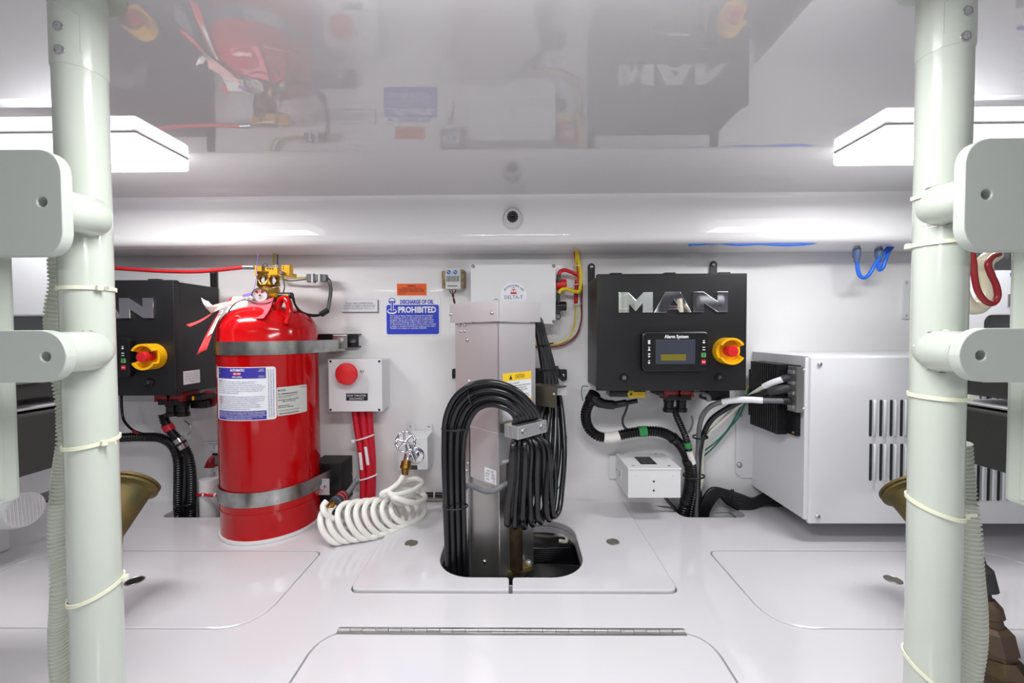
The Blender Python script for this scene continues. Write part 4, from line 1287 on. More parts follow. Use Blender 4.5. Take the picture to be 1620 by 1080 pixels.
t = thing('fire_notice', 'small white engraved notice plate right of the red cylinder', 'sign', P(569, 494, YS))
card(t, 541, 474.5, 598.5, 494.5, 'print_grey', 'backing', 1.496, .003)
card(t, 541, 474, 597, 493, 'label_white', 'plate', 1.4945, .0014)
for k, (ln, wd) in enumerate((('FIXED FIRE SUPPRESSION', 43), ('SYSTEM IS SIZED FOR ENGINE', 50), ('ROOM VOLUME OF 1072 Cu. FT.', 50))):
    text(ln, frame(P(568.5, 479.7 + 4 * k, 1.4944)), S(wd, 1.5), S(2.9, 1.5), 'print_grey', t, bold=.0)

t = thing('warning_sticker', 'orange warning sticker above the blue sign', 'sticker', P(651, 467, YS))
card(t, 628, 448.5, 674.5, 467, 'orange', 'sticker_sheet')
text('WARNING', frame(P(651, 452.3, YS)), S(13, 1.5), S(2.2, 1.5), 'print_black', t, bold=.03)
text('LEAKING FUEL IS A FIRE AND\nEXPLOSION HAZARD. INSPECT SYSTEM\nREGULARLY. EXAMINE FUEL SYSTEM\nFOR LEAKS OR CORROSION AT LEAST', frame(P(651, 458.6, YS)), S(41, 1.5), S(7.6, 1.5), 'print_black', t, bold=.01)
text('ANNUALLY', frame(P(631, 464.3, YS)), S(11, 1.5), S(1.6, 1.5), 'print_black', t, anchor='L')

t = thing('oil_sign', 'blue and white oil discharge sign on the bulkhead', 'sign', P(653, 529, YS))
card(t, 606, 469, 697, 530.5, 'label_white', 'sign_sheet', YS, .001, .006)
card(t, 611.5, 482, 694.5, 528.5, 'sign_blue', 'blue_field', YS - .0006, .0006, .007)
text('DISCHARGE OF OIL', frame(P(659.5, 477.4, YS - .0004)), S(53, 1.5), S(6.8, 1.5), 'sign_blue', t, bold=.035)
text('PROHIBITED', frame(P(660, 489.7, YS - .001)), S(60, 1.5), S(10, 1.5), 'print_white', t, bold=.035)
body = 'The Federal Water Pollution Control Act prohibits\nthe discharge of oil or oily waste into or upon the\nnavigable waters and contiguous zone of the United\nStates if such discharge causes a film or sheen upon,\nor discoloration of, the surface of the water, or causes\na sludge or emulsion beneath the surface of the water.\nViolators are subject to a penalty of $5,000.'
text(body, frame(P(617, 509.5, YS - .001)), S(73, 1.5), S(22.5, 1.5), 'print_white', t, anchor='L', align='LEFT', bold=.012)
# the pouring can pictogram
Y_ = YS - .0008
def disc(cx, cy, rx, ry, mt, nm, dy, inner=None, a0=0, a1=360):
    c = P(cx, cy, 1.5); k = 1.5 / F
    out = [V((c.x + rx * k * math.cos(R(a0 + (a1 - a0) * i / 28)), c.z + ry * k * math.sin(R(a0 + (a1 - a0) * i / 28)))) for i in range(28 if a1 - a0 >= 360 else 29)]
    lp = [out]
    if inner:
        lp.append([V((c.x + inner[0] * k * math.cos(2 * PI * i / 28), c.z + inner[1] * k * math.sin(2 * PI * i / 28))) for i in range(28)])
    MB().plate(lp, .0003, frame((0, Y_ - dy, 0))).build(nm, mt, t, 30)
disc(620.5, 476.3, 5.4, 5.4, 'sign_blue', 'can_ring', .0000, (4.4, 4.4))
disc(620.5, 476.3, 4.2, 4.2, 'sign_blue', 'can_oil', .0001, a0=180, a1=360)
disc(620.5, 492.5, 7.6, 4.2, 'print_white', 'splash', .0003)
disc(620.5, 491.8, 6.2, 2.6, 'sign_blue', 'splash_oil', .0006)
m = MB(); pbox(m, 618.4, 478, 622.7, 492, Y_ - .0009, Y_ - .0005, 0); m.build('pour', 'print_white', t)
m = MB(); pbox(m, 619.4, 477, 621.7, 492, Y_ - .0013, Y_ - .0009, 0); m.build('pour_oil', 'sign_blue', t)

# ================================================================== thermostat on a rail
t = thing('thermostat', 'small grey thermostat with two blue dials left of the white box', 'thermostat', P(717, 458, 1.44))
m = MB(); pbox(m, 699, 428, 736, 455, 1.47, 1.492, .001); m.build('rail_clip', 'tan', t)
m = MB(); pbox(m, 700.5, 428, 706, 454, 1.452, 1.475, .002); pbox(m, 729, 426, 734, 455, 1.452, 1.475, .002); m.build('end_stop', 'tan', t)
m = MB(); pbox(m, 704.5, 423.5, 728.5, 457, 1.43, 1.47, .0015); m.build('body', 'din_grey', t)
for x_ in (709.8, 720.2):
    o = MB().lathe([(0, 0), (.0072, 0), (.0072, .003), (.006, .004), (0, .004)], P(x_, 430.5, 1.43), FRONT, 16).build('dial', 'knob_blue', t)
    MB().box((-.0055, -.0048, -.0008), (.0055, -.0035, .0008), 0, Matrix.Translation(P(x_, 430.5, 1.43)) @ Matrix.Rotation(R(35), 4, 'Y')).build('pointer', 'print_white', o)
for k in range(9):
    m = MB(); pbox(m, 706.6 + k * 2.3, 436, 707.6 + k * 2.3, 445.5, 1.4294, 1.431, 0); m.build('vent_slot', 'slot_dark', t)
for k in range(6):
    MB().lathe([(0, 0), (.0022, 0), (.0022, .0008), (0, .0008)], P(709.3 + 2.6 * k, 452.2, 1.43), FRONT, 10).build('terminal', 'slot_dark', t)
for k, (x_, mt) in enumerate(((711.5, 'black_plastic'), (715, 'dark_red'), (721, 'black_plastic'))):
    cable('thermostat_wire', PP([(x_, 457, 1.44), (x_ + (1 if k < 2 else -1), 462, 1.44), (717.5 - k, 467, 1.445), (717 + k * .8, 473, 1.45), (719 + k * .5, 482, 1.46), (720, 500, 1.47)]), .0018, mt,
          ('left black wire', 'dark red wire', 'right black wire')[k] + ' under the thermostat', 'wire')

# ================================================================== white controller box with the triangle emblem
Yd = 1.40
t = thing('controller_box', 'white controller box with red triangle emblem behind the steel column', 'electrical box', P(812, 513, 1.45))
a = rect(744.5, 417.5, 879.5, 513, Yd)
MB().box((a[0] + .003, Yd + .03, a[1] + .003), (a[2] - .003, 1.499, a[3] - .003), .004).build('body', 'white_plastic', t)
MB().plate([rrect(*a, .008, 5)], .03, frame((0, Yd + .015, 0)), .003).build('lid', 'white_box', t, 40)
for q in ((748.5, 421), (876, 420.5), (876, 508.5), (748.5, 508.5)):
    MB().lathe([(0, .0012), (.0055, .0012), (.0055, -.001), (0, -.001)], P(q[0], q[1], Yd), FRONT, 14).build('screw_well', 'slot_dark', t)
    screw(t, P(q[0], q[1], Yd - .0012), FRONT, .0036)
disc_c = P(812.5, 467.5, Yd)
MB().plate([circle(disc_c.x, disc_c.z, S(20.6, Yd), 40)], .0006, frame((0, Yd - .0003, 0))).build('emblem_sticker', 'print_white', t, 30)
text('DELTA-T', frame(P(812.5, 470, Yd - .0004)), S(28.5, Yd), S(5.6, Yd), 'delta_blue', t)
k_ = Yd / F
def tri(cx, cy, w_, h_):
    c = P(cx, cy, Yd)
    return [V((c.x - w_ * k_, c.z - h_ * k_)), V((c.x + w_ * k_, c.z - h_ * k_)), V((c.x + .0006, c.z + h_ * k_)), V((c.x - .0006, c.z + h_ * k_))]
MB().plate([tri(812.5, 459.3, 5.5, 5.7), tri(812.5, 458.6, 3.6, 3.7)], .0005, frame((0, Yd - .0009, 0))).build('emblem_triangle', 'print_red', t, 30)
m = MB(); pbox(m, 812, 457.5, 813, 464, Yd - .0014, Yd - .0009, 0); pbox(m, 809.8, 457.6, 815.2, 458.5, Yd - .0014, Yd - .0009, 0); m.build('emblem_bar', 'print_red', t)
arc_txt = 'deltatsystems.com'
for i, ch in enumerate(arc_txt):
    a_ = R(147 - 114 * i / (len(arc_txt) - 1)); rr = S(17.2, Yd)
    if ch == '.':
        continue
    text(ch, frame((disc_c.x + rr * math.cos(a_), Yd - .0004, disc_c.z + rr * math.sin(a_) * .93), (math.sin(a_), 0, -math.cos(a_)), (math.cos(a_), 0, math.sin(a_))), None, S(2.6 if ch in 'aesmcou' else 3.4, Yd), 'delta_blue', t)
# glands on its right flank
xg = a[2]
for (py, mt, r_, L_) in ((449.5, 'red_plastic', .019, .042), (484, 'black_plastic', .0165, .042)):
    q = P(882, py, 1.44); 
    MB().lathe([(0, 0), (r_ * .8, 0), (r_ * .8, .006), (r_, .008), (r_, L_), (r_ * .85, L_ + .002), (0, L_ + .002)], (xg - .003, 1.445, q.z), (1, 0, 0), 20).build('knob_gland', mt, t)
m = MB(); pbox(m, 880, 442, 885.5, 450, 1.43, 1.46, .001); pbox(m, 880, 476, 886, 497, 1.43, 1.46, .001); pbox(m, 881, 434, 887, 446, 1.42, 1.44, .002); pbox(m, 881, 462, 886, 480, 1.42, 1.44, .002); m.build('terminal_lug', 'black_plastic', t)
cable('drain_wire', PP([(884, 494, 1.45), (887, 500, 1.45), (884, 505, 1.45), (880, 503, 1.45)]), .0016, 'black_plastic', 'tiny black wire loop at the lower gland of the white controller box', 'wire')
cable('battery_lead', PP([(884, 438, 1.43), (886, 430, 1.43), (893, 427, 1.435), (903, 430, 1.44), (913, 434.5, 1.45)]), .0068, 'red_cable', 'red lead arching out of the white controller box', 'cable')
cable('battery_lead', PP([(884, 464, 1.42), (888, 458.5, 1.42), (896, 457, 1.425), (906, 460, 1.43), (916, 461, 1.435), (918.5, 450, 1.44), (918, 430, 1.45), (915, 410, 1.46), (912.5, 385, 1.46)]), .0068, 'yellow_wire', 'yellow lead curving up from the white controller box', 'cable')
cable('harness_wire', PP([(908.5, 384, 1.47), (911, 405, 1.47), (913, 425, 1.47), (912, 450, 1.47), (911, 480, 1.475)]), .0072, 'red_cable', 'thick red wire running up to the beam right of the controller box', 'wire')
cable('harness_wire', PP([(905, 384, 1.45), (910, 395, 1.455), (911, 420, 1.46), (911.5, 455, 1.47), (911, 480, 1.475), (910.5, 505, 1.475), (903, 530, 1.475), (885, 543, 1.475), (860, 545, 1.475), (840, 545, 1.475)]), .0032, 'yellow_wire', 'long yellow wire sweeping down behind the steel column', 'wire')
wn = ('nearest the column side', 'second from the column side', 'third from the column side', 'on the outside of the bend')
for k in range(4):
    d = k * 1.9
    cable('harness_wire', PP([(912 + d * .5, 455, 1.475), (912.5 + d * .8, 480, 1.475), (912 + d, 505, 1.475), (905 + d * .9, 526 + d * .3, 1.475), (890 + d * .4, 536 + d * .7, 1.475), (868, 539 + d * .6, 1.475), (840, 541 + d * .5, 1.475)]), .0024, 'white_wire', 'thin white wire of the harness ' + wn[k], 'wire', 'white harness wires')
cable('harness_wire', PP([(918, 420, 1.475), (920.5, 445, 1.478), (920, 480, 1.48), (919, 510, 1.48), (911, 532, 1.48), (893, 545, 1.48), (865, 549, 1.48), (840, 548, 1.48)]), .003, 'dark_red', 'dark red wire round the outside of the harness', 'wire')
for q, lb in (((913.5, 421), 'upper'), ((914, 450), 'middle'), ((913, 481), 'lower')):
    c_ = P(q[0], q[1], 1.465)
    MB().tube([c_ + V((.016 * math.cos(a_ / 8 * 2 * PI), .016 * math.sin(a_ / 8 * 2 * PI), .003 * math.cos(a_ / 8 * 2 * PI))) for a_ in range(9)], .0018, 6).build('clear_tie', 'white_plastic', None, 60, **tags('clear tie round the red and yellow harness, %s of three' % lb, 'cable tie', 'clear ties on the harness'))

# ================================================================== bow thruster disconnect box
Yt = 1.405
t = thing('disconnect_box', 'white box with big red mushroom button right of the cylinder', 'electrical box', P(562, 652, 1.45))
a = rect(519.5, 568, 604.5, 651, Yt)
MB().box((a[0] + .002, Yt + .026, a[1] + .002), (a[2] - .002, 1.499, a[3] - .002), .003).build('body', 'white_box', t)
MB().plate([rrect(*a, .004, 4)], .024, frame((0, Yt + .012, 0)), .002).build('lid', 'white_box', t, 40)
for q in ((523, 571.5), (600, 571.5), (600, 648), (523, 648)):
    MB().lathe([(0, .0008), (.0042, .0008), (.0042, -.001), (0, -.001)], P(q[0], q[1], Yt), FRONT, 12).build('lid_screw', 'slot_dark', t)
q = P(554, 590, Yt)
MB().lathe([(0, 0), (.02, 0), (.02, .012), (.017, .014), (.017, .022), (.037, .025), (.0385, .032), (.036, .037), (.026, .041), (0, .0425)], q, FRONT, 40).build('mushroom_button', 'red_plastic', t, 35)
screw(t, P(573, 586.5, Yt), FRONT, .006)
m = MB(); pbox(m, 547.5, 622.3, 581.5, 633.5, Yt - .0014, Yt + .0005, .0002); npl = m.build('name_plate', 'print_black', t)
text('BOW THRUSTER', frame(P(564.5, 625.6, Yt - .0014)), S(30, Yt), S(3.3, Yt), 'print_white', t, bold=.0)
text('DISCONNECT', frame(P(564.5, 630.4, Yt - .0014)), S(23, Yt), S(3.3, Yt), 'print_white', t, bold=.0)
rc = [PP([(561.5, 648, 1.45), (565, 675, 1.45), (570, 705, 1.45), (573.5, 735, 1.45), (575, 760, 1.45), (574.5, 795, 1.45)]),
      PP([(573, 648, 1.448), (576, 675, 1.446), (580, 705, 1.446), (584, 735, 1.446), (585, 760, 1.446), (583.5, 795, 1.446)]),
      PP([(584, 648, 1.455), (585.5, 675, 1.457), (588, 705, 1.458), (589.5, 735, 1.458), (589.5, 760, 1.458), (588.5, 795, 1.458)])]
for k, pts in enumerate(rc):
    t = thing('thruster_cable', ('left', 'middle', 'right')[k] + 'most of the three thick red cables' if k != 1 else 'middle one of the three thick red cables', 'cable', pts[-1], 'red cables under the disconnect box')
    MB().tube(pts, S(5.4, 1.45), 16).build('insulation', 'red_cable', t, 60)
    if k < 2:
        c_ = spline(pts, 20); n0 = int(len(c_) * (.46 if k == 0 else .40)); n1 = int(len(c_) * (.66 if k == 0 else .60))
        m = MB(); vs = []; fs = []
        r_ = S(5.4, 1.45) + .0006
        for i in range(n0, n1):
            for j in range(7):
                a_ = R(-115 + 50 * j / 6)
                vs.append(c_[i] + V((r_ * math.cos(a_), r_ * math.sin(a_), 0)))
        for i in range(n1 - n0 - 1):
            for j in range(6):
                fs.append((i * 7 + j, i * 7 + j + 1, i * 7 + j + 8, i * 7 + j + 7))
        m.add(vs, fs).build('marker_sleeve', 'print_white', t, 60)
for (py, xc_, lb) in ((692, 575.5, 'upper'), (754.5, 581, 'lower')):
    c_ = P(xc_, py, 1.45)
    t = thing('zip_tie', lb + ' white zip tie round the three red cables', 'zip tie', c_, 'white zip ties on the red cables')
    lp = [c_ + V((.0345 * math.cos(a_) , .019 * math.sin(a_), .010 * math.cos(a_))) for a_ in [2 * PI * i / 24 for i in range(25)]]
    MB().sweep(lp, .0028, 8).build('band', 'print_white', t, 60)
    MB().box((-.007, -.006, -.005), (.005, .004, .005), .0015, Matrix.Translation(c_ + V((-.032, -.012, -.009)))).build('head', 'print_white', t)

# ================================================================== water outlet box, valve and coiled hose
Yo = 1.39
t = thing('outlet_box', 'white bracket box carrying the chrome hose valve', 'bracket', P(655, 743, 1.44))
a = rect(630, 691.5, 676.5, 743, Yo)
MB().box((a[0], Yo, a[1]), (a[2], 1.49, a[3]), .002).build('housing', 'white_box', t)
for (x0, x1) in ((643.5, 656.5), (673.5, 683.5)):
    b = rect(x0, 669.5, x1, 696, 1.493)
    tb = MB().box((b[0], 1.4935, b[1]), (b[2], 1.4965, b[3]), .001).build('mounting_tab', 'white_box', t)
    screw(tb, P((x0 + x1) / 2, 674, 1.4935), FRONT, .005)
m = MB(); pbox(m, 644, 736, 660, 742.5, Yo - .0014, Yo + .0005, .0002); m.build('name_plate', 'print_black', t)
text('FRESH WATER\nWASHDOWN', frame(P(652, 739.2, Yo - .0014)), S(13, Yo), S(4.6, Yo), 'print_grey', t)
t = thing('hose_valve', 'chrome valve with spoked hand wheel on the white bracket box', 'valve', P(652, 738, 1.36))
fc = P(658.5, 719, Yo)
MB().lathe([(0, 0), (.0285, 0), (.0285, .004), (.024, .006), (.013, .007), (.013, .012), (0, .012)], fc, FRONT, 32).build('flange', 'chrome', t)
for a_ in (20, 200):
    screw(t, fc + V((.021 * math.cos(R(a_)), -.004, .021 * math.sin(R(a_)))), FRONT, .004, 'steel')
wc = P(641.5, 699, 1.315)
ax = V((-.12, -1, .28)).normalized()
stem0 = fc + V((-.006, -.03, .0))
MB().sweep([fc + V((0, -.006, 0)), fc + V((-.003, -.03, .003)), wc + (-ax) * .022, wc], [.013, .014, .008, .006], 16).build('stem', 'chrome', t)
spout = P(644.5, 722, 1.345)
MB().sweep([fc + V((-.003, -.025, .002)), spout, P(643, 731, 1.34)], [.013, .013, .0125], 16).build('spout', 'chrome', t)
wx = ax.orthogonal().normalized(); wy = ax.cross(wx)
RW = S(15.5, 1.315)
wheel = MB()
lp = [wc + (wx * math.cos(2 * PI * i / 64) + wy * math.sin(2 * PI * i / 64)) * RW * (1 + .05 * math.cos(12 * 2 * PI * i / 64)) for i in range(65)]
wheel.sweep(lp, .0045, 8, cap=False)
wheel.build('hand_wheel', 'chrome', t, 60)
for i in range(6):
    d = wx * math.cos(2 * PI * i / 6) + wy * math.sin(2 * PI * i / 6)
    MB().sweep([wc + ax * .004 + d * .006, wc + d * RW], [.0042, .0036], 8).build('spoke', 'chrome', t, 60)
MB().lathe([(0, -.006), (.0085, -.006), (.0085, .004), (.005, .008), (0, .009)], wc, ax, 18).build('hub', 'chrome', t)
b0, b1 = P(643, 729, 1.338), P(641, 746, 1.325)
dv = (b1 - b0).normalized()
MB().lathe([(0, 0), (.0165, 0), (.0165, .012), (.0185, .013), (.0185, .024), (.013, .026), (.011, .045), (0, .045)], b0, dv, 20).build('brass_coupling', 'brass', t, 30)

# coiled hose
hr = S(4.3, 1.28)
pts = PP([(640.5, 742, 1.33), (638, 752, 1.32), (630, 764, 1.30), (617, 774, 1.28), (605, 780, 1.27), (603.5, 782.5, 1.27), (612, 780.5, 1.28), (630, 768, 1.32), (645, 759, 1.36), (660, 757.5, 1.375), (668, 763, 1.36), (658, 773, 1.32), (638, 780, 1.28), (622, 782.5, 1.26), (616, 779, 1.27), (625, 775, 1.31), (642, 775, 1.36), (660, 777, 1.38), (672, 784, 1.37), (669, 792, 1.33), (655, 795, 1.285), (640, 792, 1.26), (622, 786, 1.25)])
c_axis = [((655, 803), 1.345, (24, 17)), ((640, 808), 1.32, (26, 21)), ((625, 814), 1.295, (26, 25)), ((610, 818), 1.275, (25, 28)), ((595, 822), 1.258, (24, 30)), ((580, 824), 1.245, (22, 31)), ((562, 827), 1.235, (21, 31)), ((545, 829), 1.225, (20, 31)), ((530, 832), 1.215, (18, 29))]
turns = 9.4; N = int(turns * 18)
def at_axis(s_):
    f_ = s_ * (len(c_axis) - 1); i = min(int(f_), len(c_axis) - 2); u = f_ - i
    a_, b_ = c_axis[i], c_axis[i + 1]
    return (a_[0][0] + (b_[0][0] - a_[0][0]) * u, a_[0][1] + (b_[0][1] - a_[0][1]) * u, a_[1] + (b_[1] - a_[1]) * u, a_[2][0] + (b_[2][0] - a_[2][0]) * u, a_[2][1] + (b_[2][1] - a_[2][1]) * u)
for i in range(N):
    s_ = i / (N - 1)
    cx_, cy_, yy, sh, hh_ = at_axis(s_)
    th = -2 * PI * turns * s_ + R(130)
    # each turn is a ring standing on the floor, leaning so that its top is left of its foot
    up = math.sin(th); sd = math.cos(th)
    Yq = yy + .048 * sd
    k = yy / F
    base = P(cx_, cy_, yy)
    lean = -.62 + .1 * s_
    p = V((base.x + lean * up * hh_ * k + .030 * sd * (1 - .2 * s_), Yq, base.z + up * hh_ * k))
    p.z = max(p.z, hr + .001)
    pts.append(p)
pts += PP([(514, 812, 1.18), (511, 800, 1.19), (517, 792, 1.2)])
hose = thing('coiled_hose', 'white coiled water hose lying on the floor below the valve', 'hose', (P(590, 850, 1.27).x, 1.27, 0))
MB().sweep(spline(pts, 4), hr, 12).build('hose', 'hose_white', hose, 60)
t = thing('spray_nozzle', 'grey spray nozzle with brass end beside the red cylinder', 'nozzle', P(540, 810, 1.25))
n0, n1 = P(519, 804, 1.205), P(536, 790, 1.25)
MB().lathe([(0, 0), (.010, 0), (.013, .006), (.013, .022), (0, .022)], n0, n1 - n0, 16).build('brass_end', 'brass', t)
dd = (n1 - n0).normalized(); q = n0 + dd * .02
MB().lathe([(0, 0), (.016, 0), (.0175, .004), (.0175, .05), (.013, .056), (0, .056)], q, dd, 20).build('grip', 'cable_dark', t)
for h_ in (.012, .03, .042):
    MB().lathe([(.0174, h_), (.0181, h_ + .001), (.0181, h_ + .004), (.0174, h_ + .005)], q, dd, 20).build('grip_ring', 'red_plastic' if h_ > .02 else 'blue_dark', t)
MB().sweep(spline([q + dd * .055, P(545, 785, 1.29), P(556, 772, 1.32), P(563, 762, 1.34), P(568, 759, 1.345)], 5), [.008] * 6 + [.009] * 5 + [.0085] * 5 + [.012] * 5, 14).build('wand', 'cable_grey', t)
MB().sweep([q + dd * .03 + V((.012, .01, -.02)), P(530, 808, 1.26), P(522, 818, 1.25)], [.007, .008, .006], 10).build('trigger', 'cable_dark', t)

# black cable clipped along the foot of the bulkhead
t = thing('wall_cable', 'black cable clipped along the wall foot left of the column', 'cable', P(690, 788, 1.48))
MB().tube(PP([(636, 785, 1.47), (670, 782.5, 1.475), (700, 782.5, 1.48), (740, 783, 1.485), (800, 784, 1.485)]), S(4, 1.48), 12).build('sheath', 'black_plastic', t, 60)
for x_ in (653, 686.5):
    m = MB(); pbox(m, x_ - 1.1, 777.5, x_ + 1.1, 788, 1.464, 1.499, .0015); m.build('clip', 'white_plastic', t)
cable('wall_lead', PP([(640, 790, 1.485), (680, 789.5, 1.49), (710, 790.5, 1.49)]), .004, 'white_wire', 'cream lead under the black cable at the wall foot', 'wire')
MB().box((P(541, 748, 1.495).x, 1.489, P(541, 750.5, 1.495).z), (P(558, 748, 1.495).x, 1.499, P(541, 746, 1.495).z), .001).build('strap_pin', 'olive_wire', None, 40, **tags('yellowish pin sticking out of the wall behind the black block', 'pin'))

# ================================================================== fuel switch panel left of the cylinder and the white sleeve below it
t = thing('switch_panel', 'white switch plate with red guarded switch left of the cylinder', 'switch', P(336, 745, YS))
card(t, 321, 698.5, 352, 756, 'label_white', 'plate', 1.495, .0035)
text('FUEL TRANSFER\nPUMP', frame(P(339, 703, 1.495)), S(18, 1.5), S(5, 1.5), 'print_grey', t)
text('EMERGENCY', frame(P(338, 713.5, 1.495)), S(11, 1.5), S(1.6, 1.5), 'print_grey', t)
for py in (708, 748.5):
    screw(t, P(339, py, 1.495), FRONT, .0045)
m = MB(); pbox(m, 335.5, 717, 343.5, 737, 1.489, 1.496, .0006); m.build('switch_body', 'black_plastic', t)
m = MB(); pbox(m, 339.5, 721, 342.5, 735, 1.482, 1.49, .001); m.build('toggle', 'cable_grey', t)
pr = [P(*q) for q in ((333, 720.5, 1.478), (338, 721, 1.488), (337.5, 737, 1.488), (331, 740.5, 1.46), (322.5, 740, 1.46), (327, 729, 1.465))]
m = MB(); c0 = [p + V((0, 0, 0)) for p in pr]; c1 = [p + V((.012, .006, 0)) for p in pr]
m.add(c0 + c1, [tuple(range(6)), tuple(range(11, 5, -1))] + [(i, (i + 1) % 6, 6 + (i + 1) % 6, 6 + i) for i in range(6)]); m.build('guard', 'dark_red', t, 30)
MB().cyl(P(330, 745, 1.468) + V((0, 0, -.22)), P(330, 757, 1.468), .03, n=28).build('white_sleeve', 'wall_paint', None, 40, **tags('white upright sleeve in the floor opening below the switch plate', 'pipe'))
cable('red_tube', PP([(300, 783, 1.46), (312, 783, 1.45), (322, 782, 1.435), (335, 783.5, 1.432), (346, 782, 1.44), (362, 781, 1.46)]), .0055, 'red_cable', 'red tube tied round the white sleeve', 'tube')
for x_ in (322.5, 328, 341):
    c_ = P(x_, 782.8, 1.434)
    MB().cyl(c_ + V((-.003, 0, 0)), c_ + V((.003, 0, 0)), .0068, n=12).build('tube_clip', 'print_white', None, 40, **tags({322.5: 'left', 328: 'middle', 341: 'right'}[x_] + ' white wrap on the red tube beside the cylinder', 'wrap', 'white wraps'))

# looms under the left control box
loom_thing('black loom coming from behind the left pipe and bending down', PP([(150, 694, 1.40), (190, 692, 1.40), (225, 691, 1.40), (255, 693, 1.405), (272, 704, 1.41), (281, 724, 1.42), (282.5, 755, 1.43), (282, 790, 1.44), (282, 830, 1.45)]), S(7, 1.42))
loom_thing('black loom with red tape from the plugs of the left control box', PP([(258, 655, 1.40), (262, 668, 1.40), (271, 683, 1.405), (284, 698, 1.41), (296, 716, 1.42), (302, 740, 1.43), (303.5, 770, 1.44), (302, 830, 1.45)]), S(6.8, 1.42),
           bands=[(.19, .27, 'red_cable', 'tape', 1.12), (.40, .52, 'stainless', 'foil_wrap', 1.10), (.445, .465, 'black_plastic', 'tie', 1.2)])
cable('black_lead', PP([(292, 722, 1.43), (293, 750, 1.435), (292, 790, 1.44), (292, 830, 1.45)]), .008, 'cable_black', 'smooth black lead between the two looms at the left', 'cable')
cable('black_lead', PP([(192, 622, 1.42), (192.5, 645, 1.415), (195, 662, 1.41), (203, 674, 1.40), (214, 682, 1.39), (226, 686, 1.39)]), .004, 'cable_black', 'thin black lead hanging left beside the pipe', 'wire')
cable('red_lead', PP([(210, 681, 1.388), (214, 683, 1.388), (220, 685.5, 1.388)]), .0048, 'dark_red', 'short dark red sleeve on the thin black lead', 'sleeve')
c_ = P(293, 797, 1.44)
MB().tube([c_ + V((.038 * math.cos(a_ / 8 * 2 * PI), .02 * math.sin(a_ / 8 * 2 * PI), .004 * math.cos(a_ / 8 * 2 * PI))) for a_ in range(9)], .003, 6).build('cable_tie', 'black_plastic', None, 60, **tags('black tie round the looms in the left floor opening', 'cable tie', 'black cable ties'))
MB().tube(PP([(292, 666, 1.42), (300, 672, 1.41), (302, 681, 1.41), (297, 688, 1.42)]), .0022, 8).build('wire_bail', 'steel', None, 60, **tags('bent steel bail hanging under the left plugs', 'clip'))

# ================================================================== blue network cables under the beam
cable('blue_cable', PP([(1090, 387, 1.352), (1135, 384.5, 1.352), (1170, 387, 1.352), (1200, 385.5, 1.352), (1240, 387.5, 1.352), (1275, 386, 1.352), (1310, 380, 1.36)]), .0042, 'blue_hose', 'blue cable running along the underside of the beam', 'cable')
cable('white_cable', PP([(1245, 388, 1.40), (1290, 385, 1.41), (1340, 383, 1.43), (1380, 384, 1.44), (1425, 381, 1.45)]), .004, 'white_wire', 'white cable along the underside of the beam beside the blue plugs', 'cable')
for k, (x_, pts) in enumerate(((1355.5, [(1356, 413, 1.40), (1357, 427, 1.40), (1361, 437, 1.40), (1367, 439.5, 1.40), (1374, 435, 1.40), (1384, 419, 1.40), (1396, 402, 1.41), (1408, 389, 1.42), (1420, 378, 1.43)]),
                              (1390.5, [(1390.5, 412, 1.41), (1390, 421, 1.41), (1391.5, 427, 1.41), (1396, 424, 1.41), (1401, 410, 1.41), (1407, 396, 1.42), (1417, 385, 1.43), (1424, 378, 1.44)]))):
    t = thing('network_cable', ('left' if k == 0 else 'right') + ' blue looped cable with plug hanging from the beam', 'cable', P(x_, 440, 1.40), 'blue looped cables')
    MB().tube(PP(pts), S(2.7, 1.4), 12).build('cord', 'blue_hose', t, 60)
    Yn = 1.40 + .01 * k
    p0, p1, p2 = P(x_, 378, Yn), P(x_, 393, Yn), P(x_ + .5, 414, Yn)
    MB().lathe([(0, 0), (.0085, 0), (.0085, .008), (.0105, .010), (.0105, .02), (.0085, .022), (.0085, .028), (.0105, .030), (.0105, .036), (0, .036)], p1 + V((0, 0, .032)), (0, 0, -1), 18).build('coupling', 'stainless_dark', t)
    MB().lathe([(0, 0), (.0105, 0), (.0118, .004), (.0118, .024), (.0085, .034), (.0075, .046), (0, .046)], p1, (0, 0, -1), 18).build('plug', 'blue_dark', t)
t = thing('wall_plate', 'narrow white blank plate on the bulkhead beside the right pipe', 'plate', P(1440, 504, YS))
card(t, 1428.5, 443, 1460, 504, 'white_plastic', 'plate', 1.494, .005, .005)
for py in (447, 499):
    screw(t, P(1434, py, 1.494), FRONT, .0045)

# ================================================================== dome camera on the beam
q = P(811, 347, 1.325)
t = thing('dome_camera', 'small round dome camera on the middle of the beam', 'camera', q)
MB().lathe([(0, 0), (.034, 0), (.033, .004), (.028, .010), (.0255, .012), (0, .012)], q, FRONT, 40).build('base', 'white_plastic', t)
ec = q + V((0, -.012, .005)); en = (V((0, -1, -.25))).normalized()
MB().lathe([(0, -.012), (.0265, -.012), (.0275, .0), (.026, .007), (.020, .0115), (.0182, .0122), (.0182, .0112), (0, .0112)], ec, en, 40).build('eyeball', 'white_plastic', t, 35)
MB().lathe([(.0262, -.008), (.0283, -.008), (.0283, -.0055), (.0262, -.0055)], ec, en, 36).build('shadow_gap', 'slot_dark', t)
w_ = MB().lathe([(0, .0125), (.0178, .0125), (.0178, .0115), (0, .0115)], ec, en, 36).build('lens_window', 'black_plastic', t)
MB().lathe([(0, .013), (.006, .013), (.0055, .0145), (.003, .015), (0, .0145)], ec, en, 20).build('lens', 'lens_glass', w_)
ex_ = en.orthogonal().normalized(); ey_ = en.cross(ex_)
